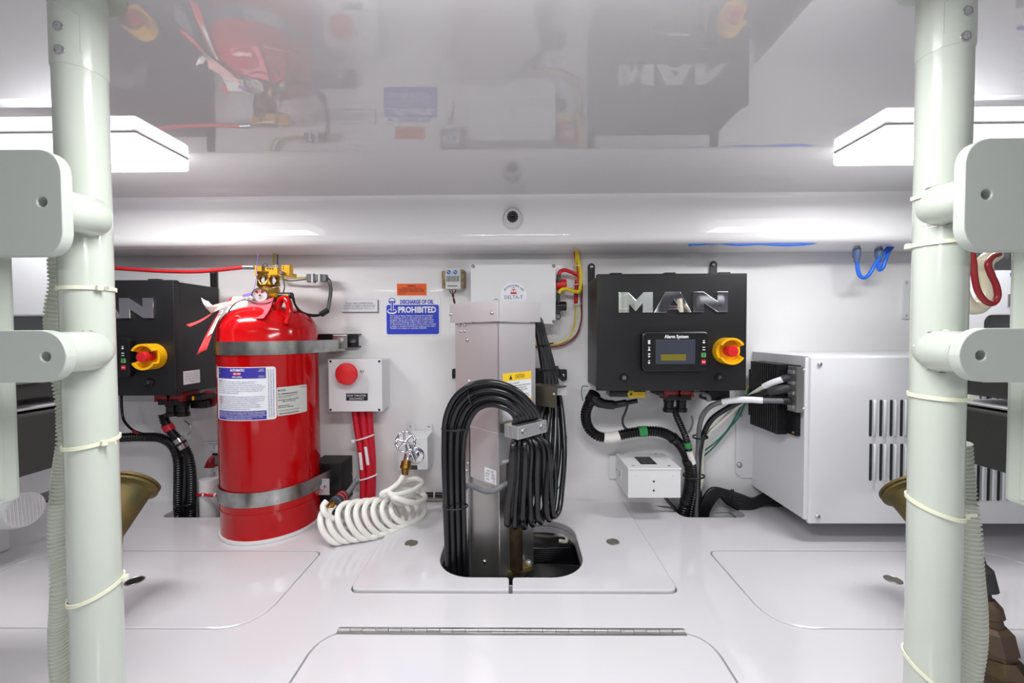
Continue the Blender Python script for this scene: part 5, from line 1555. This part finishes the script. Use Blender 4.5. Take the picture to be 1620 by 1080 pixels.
for i in range(12):
    a_ = 2 * PI * i / 12
    MB().lathe([(0, 0), (.0016, 0), (.001, .0012), (0, .0014)], ec + en * .0125 + (ex_ * math.cos(a_) + ey_ * math.sin(a_)) * .0145, en, 8).build('infrared_led', 'print_grey', w_)

# ================================================================== things at the outer edges
# bronze flanged elbows behind the pipes
def elbow(base, top, r0, r1, label):
    b, c = P(*base), P(*top)
    ax = c - b; L_ = ax.length
    t = thing('bronze_elbow', label, 'pipe fitting', b, 'bronze elbows')
    MB().lathe([(0, 0), (r0, 0), (r1 * .92, L_ * .86), (r1, L_ * .88), (r1 * 1.14, L_ * .9), (r1 * 1.14, L_ * .93), (r1 * 1.06, L_ * .945), (r1 * 1.06, L_ * .955), (r1 * 1.14, L_ * .965), (r1 * 1.14, L_), (r1 * 1.05, L_ + .003), (0, L_ + .003)], b, ax, 36).build('body', 'bronze', t, 35)
    MB().cyl((b.x + ax.x * .2, b.y, .001), b + ax * .2, r0 * .9, n=24).build('riser', 'bronze', t, 35)
    return t, ax.normalized(), c


t, ax_, c_ = elbow((146, 862, .86), (212, 764, .97), .041, .049, 'bronze flanged elbow showing right of the left pipe')
t, ax_, c_ = elbow((1506, 862, .86), (1433, 773, .97), .041, .049, 'bronze flanged elbow showing left of the right pipe')
# engine mounts: dark blocks beyond the pipes
for sd, e in (('left', -1), ('right', 1)):
    xi = .9 * e + .012
    t = thing('engine_mount', 'dark engine mount block between the %s pipe and its outer post' % sd, 'engine mount', (xi, .8, .38), 'engine mounts')
    zb_ = P(27 if e < 0 else 1594, 752, abs((xi) / ((27 - 817 if e < 0 else 1594 - 817) / F))).z
    MB().box((xi, .66, zb_), (xi + e * .25, .875, zb_ + .113), .006).build('block', 'engine_dark', t)
    MB().box((xi + e * .005, .67, zb_ + .118), (xi + e * .2, .87, zb_ + .122), .001).build('shim', 'aluminium', t)
    MB().box((xi + e * .03, .68, zb_ + .134), (xi + e * .3, .87, zb_ + .19), .006).build('upper_casting', 'engine_dark', t)
    MB().box((xi + e * .012, .66, zb_ + .165), (xi + e * .2, .76, zb_ + .195), .006).build('cap', 'engine_grey', t)
    MB().lathe([(0, 0), (.022, 0), (.022, .02), (.014, .024), (.014, .04), (0, .04)], (xi + e * .06, .70, zb_ + .112), (0, 0, 1), 6).build('nut', 'brown', t)
    MB().cyl((xi + e * .04, .875, zb_ + .06), (xi + e * .04, .9, zb_ + .06), .02, n=18).build('end_bolt', 'brown', t)
# white equipment housings behind the lugs
t = thing('equipment_housing', 'white equipment housing glimpsed between pipe and post at the left', 'cabinet', P(40, 505, 1.05))
m = MB(); pbox(m, -60, 330, 122, 500, 1.0, 1.035, .004); m.build('body', 'white_cabinet', t)
m = MB(); pbox(m, -50, 496, 122, 560, 1.01, 1.03, .004); m.build('lower_duct', 'engine_grey', t)
t = thing('equipment_housing', 'white equipment housing with barcode glimpsed between pipe and post at the right', 'cabinet', P(1580, 640, 1.05))
a = rect(1484, 330, 1700, 590, 1.04); b = rect(1557, 498, 1690, 575, 1.04)
MB().plate([rrect(a[0], a[1], a[2], a[3], .006), rrect(b[0], b[1], b[2], b[3], .02, 5)], .02, frame((0, 1.05, 0)), .002).build('face', 'white_cabinet', t)
MB().box((a[0], 1.062, a[1]), (a[2], 1.085, a[3]), .003).build('body', 'engine_grey', t)
c = rect(1480, 575, 1549, 641, 1.03)
MB().plate([round_poly([(c[0], c[1]), (c[2], c[1]), (c[2], c[3]), (c[0], c[3])], [.002, .018, .002, .002])], .012, frame((0, 1.034, 0)), .001).build('tab', 'white_cabinet', t)
for k, w_ in enumerate((2.4, 1.2, 3.0, 1.0)):
    m = MB(); pbox(m, 1595 + [0, 3.6, 6, 10.5][k], 465, 1595 + [0, 3.6, 6, 10.5][k] + w_, 484, 1.0385, 1.04, 0); m.build('barcode_bar', 'print_grey', t)
m = MB(); pbox(m, 1599, 431, 1612, 436, 1.0385, 1.04, 0); m.build('print_mark', 'label_blue', t)
# hoses hanging at the right between pipe and post
cable('clear_hose', PP([(1512, 385, .70), (1516, 430, .70), (1520, 465, .70), (1532, 484, .70), (1548, 486, .70), (1560, 470, .70), (1561, 445, .70), (1556, 425, .70), (1560, 412, .69), (1574, 402, .69)]), S(10.5, .7), 'hose_clear', 'cream hose loop hanging beside the right pipe', 'hose', None, 14)
cable('red_hose', PP([(1534, 388, .66), (1540, 415, .66), (1542, 440, .66), (1548, 462, .66), (1560, 477, .66), (1571, 480, .66), (1578, 470, .66), (1576, 452, .66), (1567, 432, .66), (1563, 418, .66), (1570, 406, .665), (1580, 402, .67)]), S(4.2, .66), 'dark_red', 'dark red hose loop hanging beside the right pipe', 'hose')
MB().cyl(P(1562, 403, .72), P(1640, 403, .735), .027, n=24, bev=.004).build('grey_canister', 'engine_grey', None, 40, **tags('grey canister behind the upper lug of the right pipe', 'canister'))
# bronze valve at the lower right
b, c = P(1600, 1110, .70), P(1536, 862, .74)
ax_ = (c - b); L_ = ax_.length
t = thing('bronze_valve', 'dark bronze valve stack behind the conduit at the lower right', 'valve', b)
MB().lathe([(0, 0), (.036, 0), (.036, L_ * .2), (.024, L_ * .28), (0, L_ * .28)], b, ax_, 8).build('body', 'bronze_dark', t, 20)
MB().lathe([(0, L_ * .28), (.022, L_ * .28), (.022, L_ * .31), (.026, L_ * .315), (.026, L_ * .45), (.020, L_ * .48), (0, L_ * .48)], b, ax_, 6).build('hex_nut', 'brown', t, 20)
MB().lathe([(0, L_ * .48), (.016, L_ * .48), (.016, L_ * .53), (.020, L_ * .54), (.020, L_ * .60), (.013, L_ * .65), (0, L_ * .65)], b, ax_, 20).build('gland', 'brown', t, 30)
MB().lathe([(0, L_ * .65), (.010, L_ * .65), (.010, L_ * .70), (.021, L_ * .71), (.021, L_ * .84), (.014, L_ * .88), (.012, L_), (0, L_)], b, ax_, 20).build('handle_hub', 'engine_dark', t, 30)
# ribbed white pump on the floor at the far left
t = thing('bilge_pump', 'white ribbed pump with red and black wires on the floor far left', 'pump', P(20, 840, 1.2))
Yq = 1.10
pc = P(40, 806, Yq)
ax_ = V((.35, -1, .12)).normalized()
p1 = pc; p0 = pc - ax_ * .0 + V((-.22, .02, -.015))
axp = (p1 - p0).normalized()
MB().sweep([p0, p0.lerp(p1, .9), p1], [.05, .05, .046], 32).build('body', 'white_box', t, 35)
for k in range(11):
    u = -0.040 + .008 * k
    h_ = math.sqrt(max(.044 ** 2 - u ** 2, 0))
    vert = V((0, 0, 1)); vert = (vert - axp * vert.dot(axp)).normalized(); hor = axp.cross(vert)
    m = MB(); m.sweep([p1 + hor * u + vert * h_ * .95 + axp * .001, p1 + hor * u - vert * h_ * .95 + axp * .001], .0022, 6); m.build('rib', 'white_plastic', t, 60)
MB().box((p0.x - .02, p0.y - .03, .0005), (p0.x + .09, p0.y + .05, p0.z - .03), .008).build('foot', 'white_box', t)
m = MB(); pbox(m, 56, 783, 71, 793, Yq + .06, Yq + .1, .002); m.build('connector', 'engine_grey', t)
cable('pump_wire', PP([(66, 788, Yq + .08), (75, 786, Yq + .08), (79, 790, Yq + .08), (74, 793, Yq + .08), (66, 790, Yq + .08)]), .003, 'red_cable', 'red wire loop at the back of the white pump', 'wire')
cable('pump_wire', PP([(64, 792, Yq + .07), (70, 797, Yq + .07), (68, 804, Yq + .07), (61, 809, Yq + .07)]), .003, 'black_plastic', 'black wire at the back of the white pump', 'wire')

# ================================================================== stainless column over the pit
C0 = P(788.5, 600, 1.08); C0 = V((C0.x, 1.08))
DL, DR = V((-.70711, .70711)), V((.70711, .70711))
def solve(px, d):
    u = (px_of(0, .639, 1.0)[0])
    lo, hi = 0.0, .5
    for _ in range(50):
        mid = (lo + hi) / 2; q = C0 + d * mid
        x = px_of(q.x, .639, q.y)[0]
        if abs(x - 788.5) < abs(px - 788.5):
            lo = mid
        else:
            hi = mid
    return lo
WLn, WRn = solve(720, DL), solve(847, DR)
def cpt(l, r, z, o=0.0):
    """point on the column footprint: l along the left face, r along the right face; o pushes outwards on both"""
    q = C0 + DL * l + DR * r
    return V((q.x, q.y, z))
def prism(mb, l0, l1, r0, r1, z0, z1, bev=.0):
    M = Matrix(((DL.x, DR.x, 0, C0.x), (DL.y, DR.y, 0, C0.y), (0, 0, 1, 0), (0, 0, 0, 1)))
    return mb.box((l0, r0, z0), (l1, r1, z1), bev, M)


zc1, zc0 = P(788, 474.5, 1.07).z, P(788, 508.5, 1.07).z
zb = P(793, 772, 1.08).z
t = thing('steel_column', 'square stainless steel column rising out of the pit in the middle', 'column', cpt(.09, .07, -.3))
prism(MB(), .005, WLn - .004, .005, WRn - .004, -.3, zc0 - .02, .002).build('mast', 'stainless_dark', t)
prism(MB(), 0, WLn, .0, .004, .36, zc0 - .001, .0008).build('left_cover', 'stainless_cover', t)
prism(MB(), 0, WLn * .64, -.0004, .0036, zb, .365, .0008).build('lower_cover', 'stainless_cover', t)
prism(MB(), .0, .004, .0, WRn, zb + .06, zc0 - .001, .0008).build('right_cover', 'stainless_cover', t)
prism(MB(), WLn * .66, WLn, -.0022, .004, -.29, .40, .0008).build('side_flange', 'stainless_dark', t)
prism(MB(), WLn * .665, WLn * .685, -.006, .006, -.29, zb + .0, .0008).build('flange_lip', 'steel', t)
g_ = .011
cap = prism(MB(), -g_, WLn + g_, -g_, -g_ + .004, zc0, zc1, .001)
cap2 = prism(MB(), -g_, -g_ + .004, -g_ + .0055, WRn + g_, zc0, zc1, .001)
c1_ = cap.build('cap_side', 'stainless_cover', t); c2_ = cap2.build('cap_side', 'stainless_cover', t)
prism(MB(), -g_ + .004, WLn + g_, -g_ + .004, WRn + g_, zc0 + .004, zc1 - .001, .001).build('cap_top', 'stainless_cover', t)
NL = V((DR.x, DR.y, 0)) * -1; NR = V((DL.x, DL.y, 0)) * -1
def on_left(px, py):
    """length along the left face and height under a pixel"""
    best = min((abs(px_of(*(lambda q: (q.x, .6, q.y))(C0 + DL * l))[0] - px), l) for l in [k * .002 for k in range(120)])[1]
    q = C0 + DL * best
    return best, P(px, py, q.y).z
for (px, py, r_) in ((728, 513.5, .0062), (735.5, 513.5, .0062), (729, 524, .0045), (736, 524, .0045), (740, 537.5, .0055), (741.5, 603, .0055), (739, 668, .005), (740, 733, .005), (738, 744, .0045), (739.5, 851, .005)):
    l, z = on_left(px, py)
    screw(t, cpt(l, -.0006 if z > .4 else -.0024, z), NL, r_, 'steel')
for (px, py) in ((714.5, 497.5), (779, 495)):
    l, z = on_left(px, py)
    screw(t, cpt(l - .012, -g_ - .0006, z), NL, .0055, 'steel')
l, z = on_left(762, 889)
screw(t, cpt(l, .0045, z), NL, .0055, 'steel')
MB().lathe([(0, 0), (.009, 0), (.009, .004), (.005, .008), (0, .008)], cpt(.03, .02, zc1 - .001), (0, 0, 1), 14).build('cap_bolt', 'aluminium', t)
# caution label on the right face
def rf(s_, z, o=.0008):
    q = C0 + DR * s_
    return V((q.x, q.y, z)) + NR * o
s0, s1 = WRn * .10, WRn * .87
zl1, zl0 = P(796, 590.5, 1.10).z, .395
def rpatch(nm, a, b, za, zb_, mt, o):
    MB().add([rf(a, za, o), rf(b, za, o), rf(b, zb_, o), rf(a, zb_, o)], [(0, 1, 2, 3)]).build(nm, mt, t, 0)
Mr = lambda s_, z, o: frame(rf(s_, z, o), (DR.x, DR.y, 0), (0, 0, 1))
H_ = zl1 - zl0
rpatch('caution_label', s0, s1, zl0, zl1, 'label_white', .0006)
rpatch('caution_band', s0, s1, zl1 - .022, zl1, 'label_yellow', .0010)
zm = zl1 - .077
rpatch('caution_band', s0, s1, zm - .022, zm, 'label_yellow', .0010)
text('CAUTION', Mr(s0 + (s1 - s0) * .58, zl1 - .011, .001), .036, .011, 'print_black', t, lift=.0004)
MB().add([rf(s0 + .024, zl1 - .018, .0014), rf(s0 + .036, zl1 - .018, .0014), rf(s0 + .030, zl1 - .005, .0014)], [(0, 1, 2)]).build('hazard_triangle', 'print_black', t, 0)
text('POSSIBILITY OF INJURY\n  1. Disconnect power supply before service\n  2. Use care around the moving mast\n  3. Keep hands away from lifting cables\nATTENTION\n  Shut off electrical power to mast before\n  servicing and do not operate when raised', Mr(s0 + .003, zl1 - .050, .001), s1 - s0 - .008, .046, 'print_black', t, anchor='L', align='LEFT', lift=.0004)
text('!', Mr(s0 + (s1 - s0) * .62, zm - .011, .001), .004, .013, 'print_black', t, lift=.0004, bold=.05)
text('Consult the operation\nmanual before lowering\nor raising this unit', Mr(s1 - .004, zm - .036, .001), .04, .022, 'print_black', t, anchor='R', align='RIGHT', lift=.0004)
# data label at the foot of the lower cover
def lf(l, z, o=.0008):
    q = C0 + DL * l
    return V((q.x, q.y, z)) + NL * o
MB().add([lf(.058, zb + .006, .0012), lf(.009, zb + .006, .0012), lf(.009, zb + .045, .0012), lf(.058, zb + .045, .0012)], [(0, 1, 2, 3)]).build('data_label', 'label_white', t, 0)
Ml = lambda l, z: frame(lf(l, z, .0014), (-DL.x, -DL.y, 0), (0, 0, 1))
text('MAST LIFT\nSERIAL    4021\nVOLT     24 DC\nAMP         15', Ml(.034, zb + .0255), .042, .030, 'print_grey', t, lift=.0004)
MB().add([rf(.012, zb + .065, .0012), rf(.04, zb + .065, .0012), rf(.04, zb + .072, .0012), rf(.012, zb + .072, .0012)], [(0, 1, 2, 3)]).build('small_label', 'label_white', t, 0)

# riser pipe and flange in the pit
fp = P(816, 850, 1.125)
t = thing('pit_pipe', 'dark bronze pipe with bolted flange in the pit beside the column', 'pipe', (fp.x, 1.125, -.3))
MB().cyl((fp.x, 1.125, -.03), (fp.x, 1.125, .30), .0195, n=28).build('tube', 'bronze_dark', t)
fl = round_poly([(fp.x - .034, 1.10), (fp.x + .05, 1.135), (fp.x + .04, 1.165), (fp.x - .04, 1.15)], .014)
MB().plate([fl], .014, Matrix.Translation((0, 0, -.034)), .002).build('flange', 'bronze', t)
MB().cyl((fp.x, 1.125, -.3), (fp.x, 1.125, -.04), .03, n=20).build('socket', 'bilge', t)
screw(t, V((fp.x + .037, 1.147, -.027)), (0, 0, 1), .008, 'steel', 'bolt', True)

# cable clamp
A2, B2 = V((P(819, 680, 1.0).x, 1.0)), V((P(865, 672, 1.08).x, 1.08))
da = (B2 - A2).normalized(); dn = V((-da.y, da.x))
zcl = P(840, 681, 1.03).z; hc = .0165; Lc = (B2 - A2).length
Mc = Matrix(((da.x, dn.x, 0, A2.x), (da.y, dn.y, 0, A2.y), (0, 0, 1, zcl), (0, 0, 0, 1)))
t = thing('cable_clamp', 'aluminium clamp block holding the black cables below their arch', 'clamp', (A2.x, A2.y, zcl - hc))
for k in range(3):
    MB().box((0, .0165 * k, -hc), (Lc, .0165 * k + .0158, hc), .0012, Mc).build('clamp_plate', 'aluminium', t)
for s_ in (.024, Lc - .018):
    q = Mc @ V((s_, -.0002, 0))
    MB().lathe([(0, 0), (.0085, 0), (.0085, .0022), (.0045, .0022), (.004, .0006), (0, .0006)], q, V((da.y, -da.x, 0)), 16).build('socket_bolt', 'steel', t)
    MB().lathe([(0, 0), (.0018, 0), (.0018, .0005), (0, .0005)], q + V((-.009 * da.x, -.009 * da.y, -.001)), V((da.y, -da.x, 0)), 8).build('pin_hole', 'slot_dark', t)
MB().box((.01, .05, -.012), (Lc - .02, .075, .012), .001, Mc).build('standoff', 'bracket_steel', t)

# black mounting plate on the wall, bracket on it
t = thing('wall_bracket', 'black wall plate with steel channel behind the column', 'bracket', P(805, 712, 1.48))
a = rect(726, 583, 886, 712, 1.47)
MB().box((a[0], 1.472, a[1]), (a[2], 1.499, a[3]), .003).build('back_plate', 'black_powder', t)
for (x0, x1, y0, y1) in ((880, 897, 584, 606), (880, 897, 688, 709), (715, 730, 583, 600), (715, 730, 690, 709)):
    b = rect(x0, y0, x1, y1, 1.485)
    tb = MB().plate([round_poly([(b[0], b[1]), (b[2], b[1] + (.012 if y0 < 600 else 0)), (b[2], b[3]), (b[0], b[3])], .006)], .006, frame((0, 1.488, 0)), .001).build('ear', 'black_powder', t)
    screw(tb, P((x0 + x1) / 2 + 3, (y0 + y1) / 2 - 2, 1.485), FRONT, .006)
# channel: dark plate facing left-forward with a top flange and an aluminium block
c0 = P(846, 628, 1.215); c1 = P(880, 628, 1.165)
hzt, hzb = P(860, 611, 1.19).z, P(870, 643, 1.19).z
dch = V((c1.x - c0.x, c1.y - c0.y)).normalized(); ln = (V((c1.x, c1.y)) - V((c0.x, c0.y))).length
Mch = Matrix(((dch.x, -dch.y, 0, c0.x), (dch.y, dch.x, 0, c0.y), (0, 0, 1, 0), (0, 0, 0, 1)))
MB().box((-.02, 0, hzb), (ln, .003, hzt), .0008, Mch).box((-.02, .003, hzt - .003), (ln + .004, .05, hzt), .0008, Mch).build('channel', 'bracket_steel', t)
bb = rect(881, 612, 895, 625, 1.20)
MB().box((bb[0], 1.20, bb[1]), (bb[2] + .004, 1.47, bb[3]), .001).build('spacer_block', 'aluminium', t)
screw(t, Mch @ V((ln - .008, -.0005, (hzt + hzb) / 2 + .01)), V((dch.y, -dch.x, 0)), .0045)
cable('ground_wire', PP([(892, 694, 1.475), (893, 712, 1.47), (894, 735, 1.465), (891, 757, 1.455), (884, 771, 1.44), (874, 777, 1.42)]), .0026, 'green_wire', 'thin green ground wire hanging from the black wall plate', 'wire')
MB().lathe([(0, 0), (.006, 0), (.0045, .02), (.003, .026), (0, .026)], P(892, 694, 1.474), (0, 0, -1), 10).build('ring_terminal', 'yellow_wire', None, 40, **tags('yellow ring terminal on the black wall plate', 'terminal'))

# the black cables: up from the pit, over the arch, through the clamp, down into loops and up behind
NC = 7
OUT = [(714, 1010, 1.10), (711, 925, 1.085), (708, 860, 1.072), (705, 780, 1.06), (703.5, 700, 1.06), (706, 660, 1.055), (721, 627, 1.04), (748, 608, 1.015), (780, 604, 1.0), (812, 614, 1.0), (838, 637, 1.02), (850, 657, 1.06)]
INN = [(738, 1010, 1.10), (737, 925, 1.10), (735, 860, 1.09), (733, 780, 1.08), (733, 712, 1.08), (736, 686, 1.075), (744, 662, 1.06), (757, 645, 1.04), (775, 639, 1.025), (794, 642, 1.012), (809, 651, 1.005), (816, 661, 1.005)]
OUT2 = [(866, 705, 1.085), (869, 750, 1.09), (873, 795, 1.095), (877, 815, 1.105), (884, 806, 1.125), (890, 770, 1.16), (893, 715, 1.2), (890, 665, 1.24), (885, 630, 1.265), (880, 600, 1.27), (872, 566, 1.275), (862, 530, 1.28), (853, 505, 1.28), (840, 494, 1.285)]
INN2 = [(812, 705, 1.005), (808, 755, 1.015), (803, 805, 1.03), (803, 832, 1.045), (809, 818, 1.075), (822, 770, 1.12), (842, 715, 1.17), (855, 668, 1.22), (861, 632, 1.255), (862, 602, 1.262), (857, 570, 1.27), (851, 540, 1.275), (846, 515, 1.28), (836, 500, 1.285)]
strand = ('outermost', 'second outermost', 'third', 'middle', 'fifth', 'second innermost', 'innermost')
rng = random.Random(11)
for k in range(NC):
    f_ = k / (NC - 1)
    def mix(A, B):
        return [tuple(a_ * (1 - f_) + b_ * f_ for a_, b_ in zip(p, q)) for p, q in zip(A, B)]
    zig = .006 * (1 if k % 2 else -1)
    pts = [P(*q) for q in mix(OUT, INN)]
    for i, p in enumerate(pts):
        if 0 < i < 10:
            pts[i] = p + V((0, zig, 0))
    s_ = Lc - .016 - (Lc - .03) * f_
    ce = Mc @ V((s_, .0245, hc + .004)); cx = Mc @ V((s_, .0245, -hc - .004))
    pts += [ce, cx]
    dn_ = rng.uniform(-6, 10)
    for i, q in enumerate(mix(OUT2, INN2)):
        j = (2 if i in (2,) else 0)
        dy = dn_ if i in (2, 3, 4) else 0
        pts.append(P(q[0] + rng.uniform(-1.2, 1.2), q[1] + dy, q[2] + (zig if i < 9 else 0)))
    cable('black_cable', pts, S(4.7, 1.04), 'cable_black', '%s black cable of the arch in front of the column' % strand[k], 'cable', 'black cables of the arch', 10, 7)
for k in range(4):                        # further loops hanging behind the first ones
    x_ = 826 + 13 * k
    pts = PP([(832 + 8 * k, 668, 1.10), (x_ + 2, 705, 1.09), (x_ - 1, 770, 1.075), (x_, 822 - 3 * k, 1.075), (x_ + 4, 834 - 4 * k, 1.09), (x_ + 8, 815, 1.11), (x_ + 14, 760, 1.15), (x_ + 20 - 3 * k, 700, 1.2), (864 + 6 * k, 640, 1.265), (864 + 5 * k, 600, 1.285), (858 + 3.5 * k, 560, 1.295), (851 + 2 * k, 520, 1.30), (845, 495, 1.30)])
    cable('black_cable', pts, S(4.4, 1.08), 'cable_black', '%s of the black loops hanging behind the clamp' % ('leftmost', 'second from left', 'third from left', 'rightmost')[k], 'cable', 'black loops behind the clamp', 10, 7)


def tie_ring(px, py, Y, a, b, label, tilt=0.0, M=None):
    c_ = P(px, py, Y); lp = []
    for i in range(25):
        th = 2 * PI * i / 24
        p = V((a * math.cos(th), b * math.sin(th), tilt * math.cos(th)))
        lp.append(c_ + (M @ p if M else p))
    MB().sweep(lp, .0022, 8, cap=False).build('cable_tie', 'black_plastic', None, 60, **tags(label, 'cable tie', 'black cable ties'))


tie_ring(719, 678, 1.066, .034, .023, 'black tie round the upright cables at the left foot of the arch')
tie_ring(720, 800, 1.068, .033, .024, 'black tie round the upright cables near the floor')
tie_ring(868, 583, 1.272, .030, .022, 'black tie round the cables beside the column above the steel channel', .006)
tie_ring(863, 545, 1.278, .024, .02, 'black tie round the cables beside the column below the cap', .005)
tie_ring(745, 628, 1.03, .018, .03, 'black tie round the cables near the top of the arch', 0, Matrix.Rotation(R(75), 3, 'Y'))
cable('grey_cable', PP([(728, 812, 1.10), (730.5, 792, 1.098), (733, 777, 1.09), (741, 767, 1.085), (753, 771, 1.075), (768, 777, 1.055), (783, 775.5, 1.04), (796, 768, 1.045), (804, 764, 1.06)]), S(4.2, 1.06), 'cable_grey', 'grey cable crossing the foot of the steel column', 'cable')
for k in range(8):
    cable('pit_cable', PP([(770, 880 + 2 * k, 1.26), (820, 866 + 3.6 * k, 1.27), (850, 868 + 2.9 * k, 1.285), (876, 867 + 3 * k, 1.295), (930, 866 + 3.6 * k, 1.31), (1010, 868 + 4 * k, 1.31)]), S(3, 1.3), 'cable_black', ('rearmost', 'second', 'third', 'fourth', 'fifth', 'sixth', 'seventh', 'nearest')[k] + ' black cable counted from the back of the bundle in the pit', 'cable', 'black cables in the pit')
cable('pit_hose', PP([(846, 846, 1.39), (870, 848, 1.37), (884, 846, 1.33), (896, 849, 1.31), (896, 856, 1.30), (884, 855, 1.30)]), .006, 'white_wire', 'pale hose end at the back of the pit', 'hose')
tie_ring(876, 879, 1.295, .004, .02, 'black tie round the bundle lying in the pit', 0, Matrix.Rotation(R(90), 3, 'X'))
